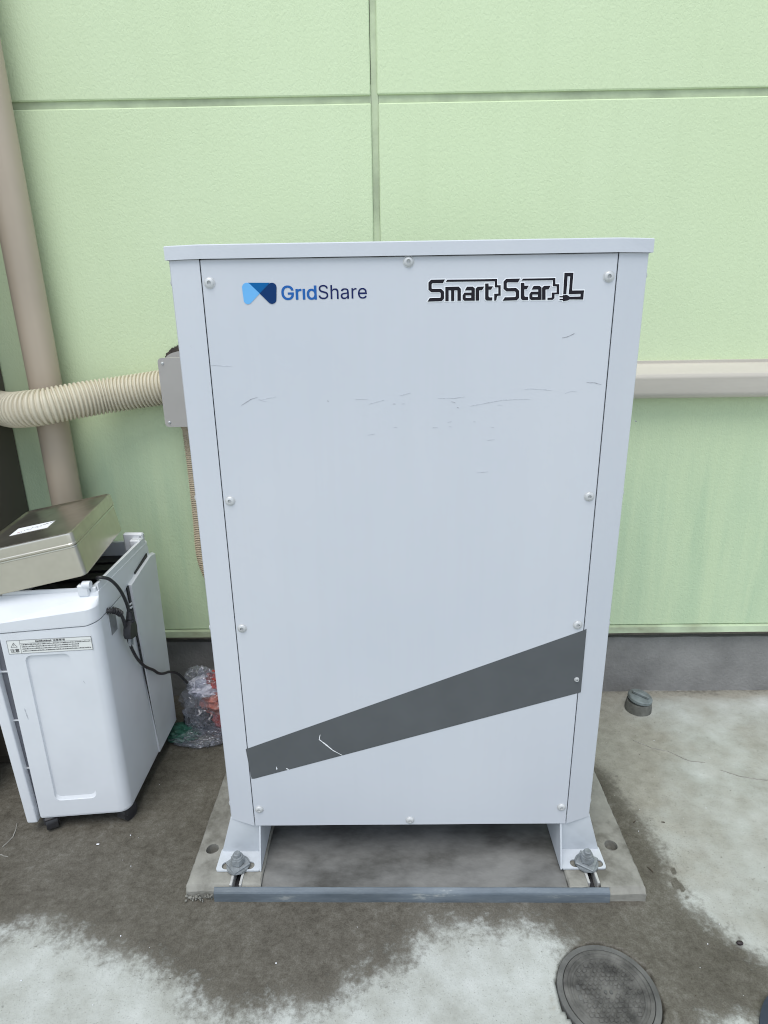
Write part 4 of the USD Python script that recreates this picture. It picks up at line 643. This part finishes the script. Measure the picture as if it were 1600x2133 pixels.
part(bag, 'film', crumple((-0.580, 0.470, 0.055), (0.028, 0.024, 0.058), 5, 0.7, 4, 2.8), M['film'], smooth=True)
part(bag, 'film', crumple((-0.575, 0.510, 0.150), (0.035, 0.025, 0.026), 8, 0.8, 4, 3.0), M['film'], smooth=True)
part(bag, 'film', crumple((-0.565, 0.440, 0.012), (0.065, 0.035, 0.014), 18, 0.9, 4, 3.4), M['film'], smooth=True)
part(bag, 'wrapper', crumple((-0.512, 0.500, 0.085), (0.052, 0.040, 0.032), 11, 0.8, 3, 3.5), M['redorange'], smooth=40)
part(bag, 'wrapper', crumple((-0.500, 0.520, 0.140), (0.050, 0.035, 0.022), 14, 0.8, 3, 3.5), M['red'], smooth=40)
part(bag, 'wrapper', crumple((-0.560, 0.512, 0.122), (0.040, 0.032, 0.022), 13, 0.8, 3, 3.5), M['whitefilm'], smooth=40)
part(bag, 'wrapper', crumple((-0.500, 0.475, 0.045), (0.030, 0.022, 0.030), 16, 0.8, 3, 3.5), M['red'], smooth=40)
part(bag, 'wrapper', crumple((-0.575, 0.490, 0.035), (0.040, 0.030, 0.022), 19, 0.8, 3, 3.5), M['black'], smooth=40)
part(bag, 'green_film', crumple((-0.620, 0.452, 0.012), (0.040, 0.030, 0.016), 21, 1.0, 3, 4), M['greennet'], smooth=40)

# ------------------------------------------------------------------ left edge: brown cabinet, grey tub, wire
bc = thing('brown_locker', 'dark brown metal locker standing against the wall at the far left', 'locker')
part(bc, 'carcass', bx(-1.62, -1.030, 0.347, 0.628, 0.0, 1.75, 0.003), M['brown'])
part(bc, 'locker_door', bx(-1.60, -1.040, 0.337, 0.3465, 0.03, 1.73, 0.002), M['brown'])
bk = thing('grey_tub', 'dark grey round tub at the far left edge in front of the brown locker', 'tub')
bprof = [(0, 0), (0.060, 0), (0.078, 0.012), (0.090, 0.045), (0.096, 0.17), (0.100, 0.175), (0.100, 0.182), (0.090, 0.182), (0.086, 0.05), (0.07, 0.02), (0, 0.02)]
part(bk, 'tub_body', lathe(bprof, 40, (-1.118, 0.235, 0.001)), M['greybucket'])
hh = [(-1.118 + 0.100 * math.cos(t), 0.235 + 0.100 * math.sin(t) * 0.9, 0.150 + 0.0 * t) for t in np.linspace(-1.2, 0.6, 14)]
part(bk, 'handle', sweep(np.array(hh), 0.0022, 8), M['wire'])
wr = catmull([(-1.060, 0.372, 0.090), (-1.048, 0.362, 0.045), (-1.040, 0.345, 0.012), (-1.025, 0.336, 0.004), (-0.995, 0.330, 0.0035), (-0.95, 0.330, 0.0035)], 8)
solo('thin_cable', sweep(wr, 0.0026, 8), M['wire'], 'thin beige cable curling on the ground beside the brown locker', 'cable')

# ------------------------------------------------------------------ drain cap, manhole
cx, cy = 0.6865, 0.5590
dcp = thing('drain_stub', 'small grey round drain cap on a short pipe stub near the wall', 'drain cap')
part(dcp, 'pipe_stub', lathe([(0, -0.01), (0.0375, -0.01), (0.0370, 0.012), (0.0345, 0.030), (0, 0.030)], 36, (cx, cy, 0)), M['pvc_low'])
R3 = trimesh.transformations.rotation_matrix(math.radians(9), [0.3, 1, 0])[:3, :3]
def capm(m): return moved(m, R3, np.array([cx, cy, 0.030]))
part(dcp, 'lid', capm(lathe([(0, 0), (0.0290, 0), (0.0290, 0.004), (0.0335, 0.0045), (0.0345, 0.006), (0.0345, 0.013), (0.0325, 0.0155), (0, 0.0155)], 36)), M['pvc'])
part(dcp, 'grip', capm(cat(bx(-0.0235, 0.0235, -0.0055, 0.0055, 0.0150, 0.0245, 0.0022)).apply_transform(trimesh.transformations.rotation_matrix(math.radians(-35), [0, 0, 1]))), M['pvc'])

mh_ = thing('manhole_cover', 'small round grey iron access cover in the concrete at the lower right', 'manhole cover')
C3 = (0.336, -0.2525, 0)
part(mh_, 'frame', lathe([(0.0755, -0.03), (0.0900, -0.03), (0.0865, 0.0022), (0.0858, 0.0030), (0.0775, 0.0032), (0.0768, 0.0026)], 64, C3), M['iron'], smooth=30)
part(mh_, 'gap_shadow', lathe([(0, -0.02), (0.0766, -0.02), (0.0766, -0.006), (0, -0.006)], 48, C3), M['dark'])
cv = part(mh_, 'cover', lathe([(0, -0.008), (0.0757, -0.008), (0.0757, 0.0030), (0.0738, 0.0040), (0.0690, 0.0042), (0.0682, 0.0026), (0.0640, 0.0026), (0.0632, 0.0036), (0.0600, 0.0036), (0.0592, 0.0022), (0, 0.0022)], 64, C3), M['iron_low'], smooth=30)
rng = np.random.default_rng(21); bumps = []
for i in range(-7, 8):
    for j in range(-8, 9):
        x, y = i * 0.0089 + (j % 2) * 0.0044 + rng.normal() * 0.0005, j * 0.0076 + rng.normal() * 0.0005
        if math.hypot(x, y) < 0.0555 and not (abs(x) < 0.012 and abs(y) < 0.008) and not (x < -0.045 and abs(y) < 0.025):
            bumps.append(bx(-0.0035, 0.0035, -0.0028, 0.0028, 0.001, 0.0044 + rng.uniform(-0.0010, 0.0004), 0.0009).rotate([0, 0, rng.uniform(0, 60)]).translate([C3[0] + x, C3[1] + y, 0]))
part(cv, 'raised_pattern', cat(*bumps), M['iron_low'], kind='stuff')
for x, w in ((-0.0048, 0.0030), (0.0048, 0.0030)):
    part(cv, 'raised_emblem', Manifold.cylinder(0.0030, w, w * 0.85, 16).scale([1, 1.25, 1]).translate([C3[0] + x, C3[1], 0.0014]), M['iron'])
for y in (-0.013, 0.004):
    part(cv, 'raised_mark', bx(-0.054, -0.047, y, y + 0.009, 0.001, 0.0036, 0.0008).translate([C3[0], C3[1], 0]), M['iron'])

# ------------------------------------------------------------------ navy mat, specks
solo('rubber_mat', vert([(0.67 + 0.1165 * math.cos(t), -0.36 + 0.1165 * math.sin(t)) for t in np.linspace(math.pi / 2, math.pi * 1.0, 14)] + [(0.5535, -0.62), (0.98, -0.62), (0.98, -0.2435)], 0.001, 0.011), M['navy'], 'dark navy rubber mat whose rounded corner shows at the lower right', 'mat')
solo('dark_seed', crumple((0.6087, -0.1640, 0.003), (0.0062, 0.0042, 0.0034), 3, 0.2, 2, 2, 0.0005), M['seed'], 'small dark seed lying on the pale concrete at the right', 'seed', smooth=True)
def chip(x, y, sx, sy, rz, m_, label, cat_, name): solo(name, bx(-sx, sx, -sy, sy, 0.0012, 0.0028, 0.0004).rotate([3, 4, rz]).translate([x, y, 0]), m_, label, cat_)
chip(-0.6969, 0.0762, 0.0030, 0.0015, 8, M['paper'], 'tiny white paper scrap on the dark damp ground before the shredder', 'paper scrap', 'paper_scrap')
twig = [(0.506, -0.0005, 62, 0.008, 'thin dark twig on the pale concrete, longest of the three'), (0.520, 0.130, -35, 0.005, 'short dark twig on the pale concrete, left of the two near the plinth'), (0.585, 0.128, 8, 0.004, 'short pale brown twig on the concrete, rightmost of the three')]
for x, y, rz, l, t_ in twig:
    solo('twig', sweep(np.array([(x + l * k * math.cos(math.radians(-rz)), y + l * k * math.sin(math.radians(-rz)), 0.0022 + 0.0006 * (k == 0)) for k in (-1, -0.4, 0, 0.5, 1)]), [0.0008, 0.001, 0.0012, 0.001, 0.0007], 6), M['debris'], t_, 'twig')
rng = np.random.default_rng(77); grit = []
for k in range(170):
    x, y = rng.uniform(-0.75, 0.9), rng.uniform(-0.30, 0.55)
    if (-0.47 < x < 0.48 and y > -0.085) or math.hypot(x - C3[0], y - C3[1]) < 0.09: continue
    s = rng.uniform(0.0004, 0.0011) * (1 if k % 9 else 1.5); q = trimesh.creation.icosphere(0, s); q.apply_translation([x, y, s * 0.6 + 0.0006]); grit.append(q)
n1 = len(grit) // 3
g1 = keys(usdkit.mesh(stage, '/World/dark_grit', cat(*grit[n1:]), M['debris']).GetPrim(), label='tiny dark specks of grit scattered over the concrete', category='grit', kind='stuff')
g2 = keys(usdkit.mesh(stage, '/World/pale_grit', cat(*grit[:n1]), M['paper']).GetPrim(), label='tiny white specks scattered over the damp concrete', category='grit', kind='stuff')
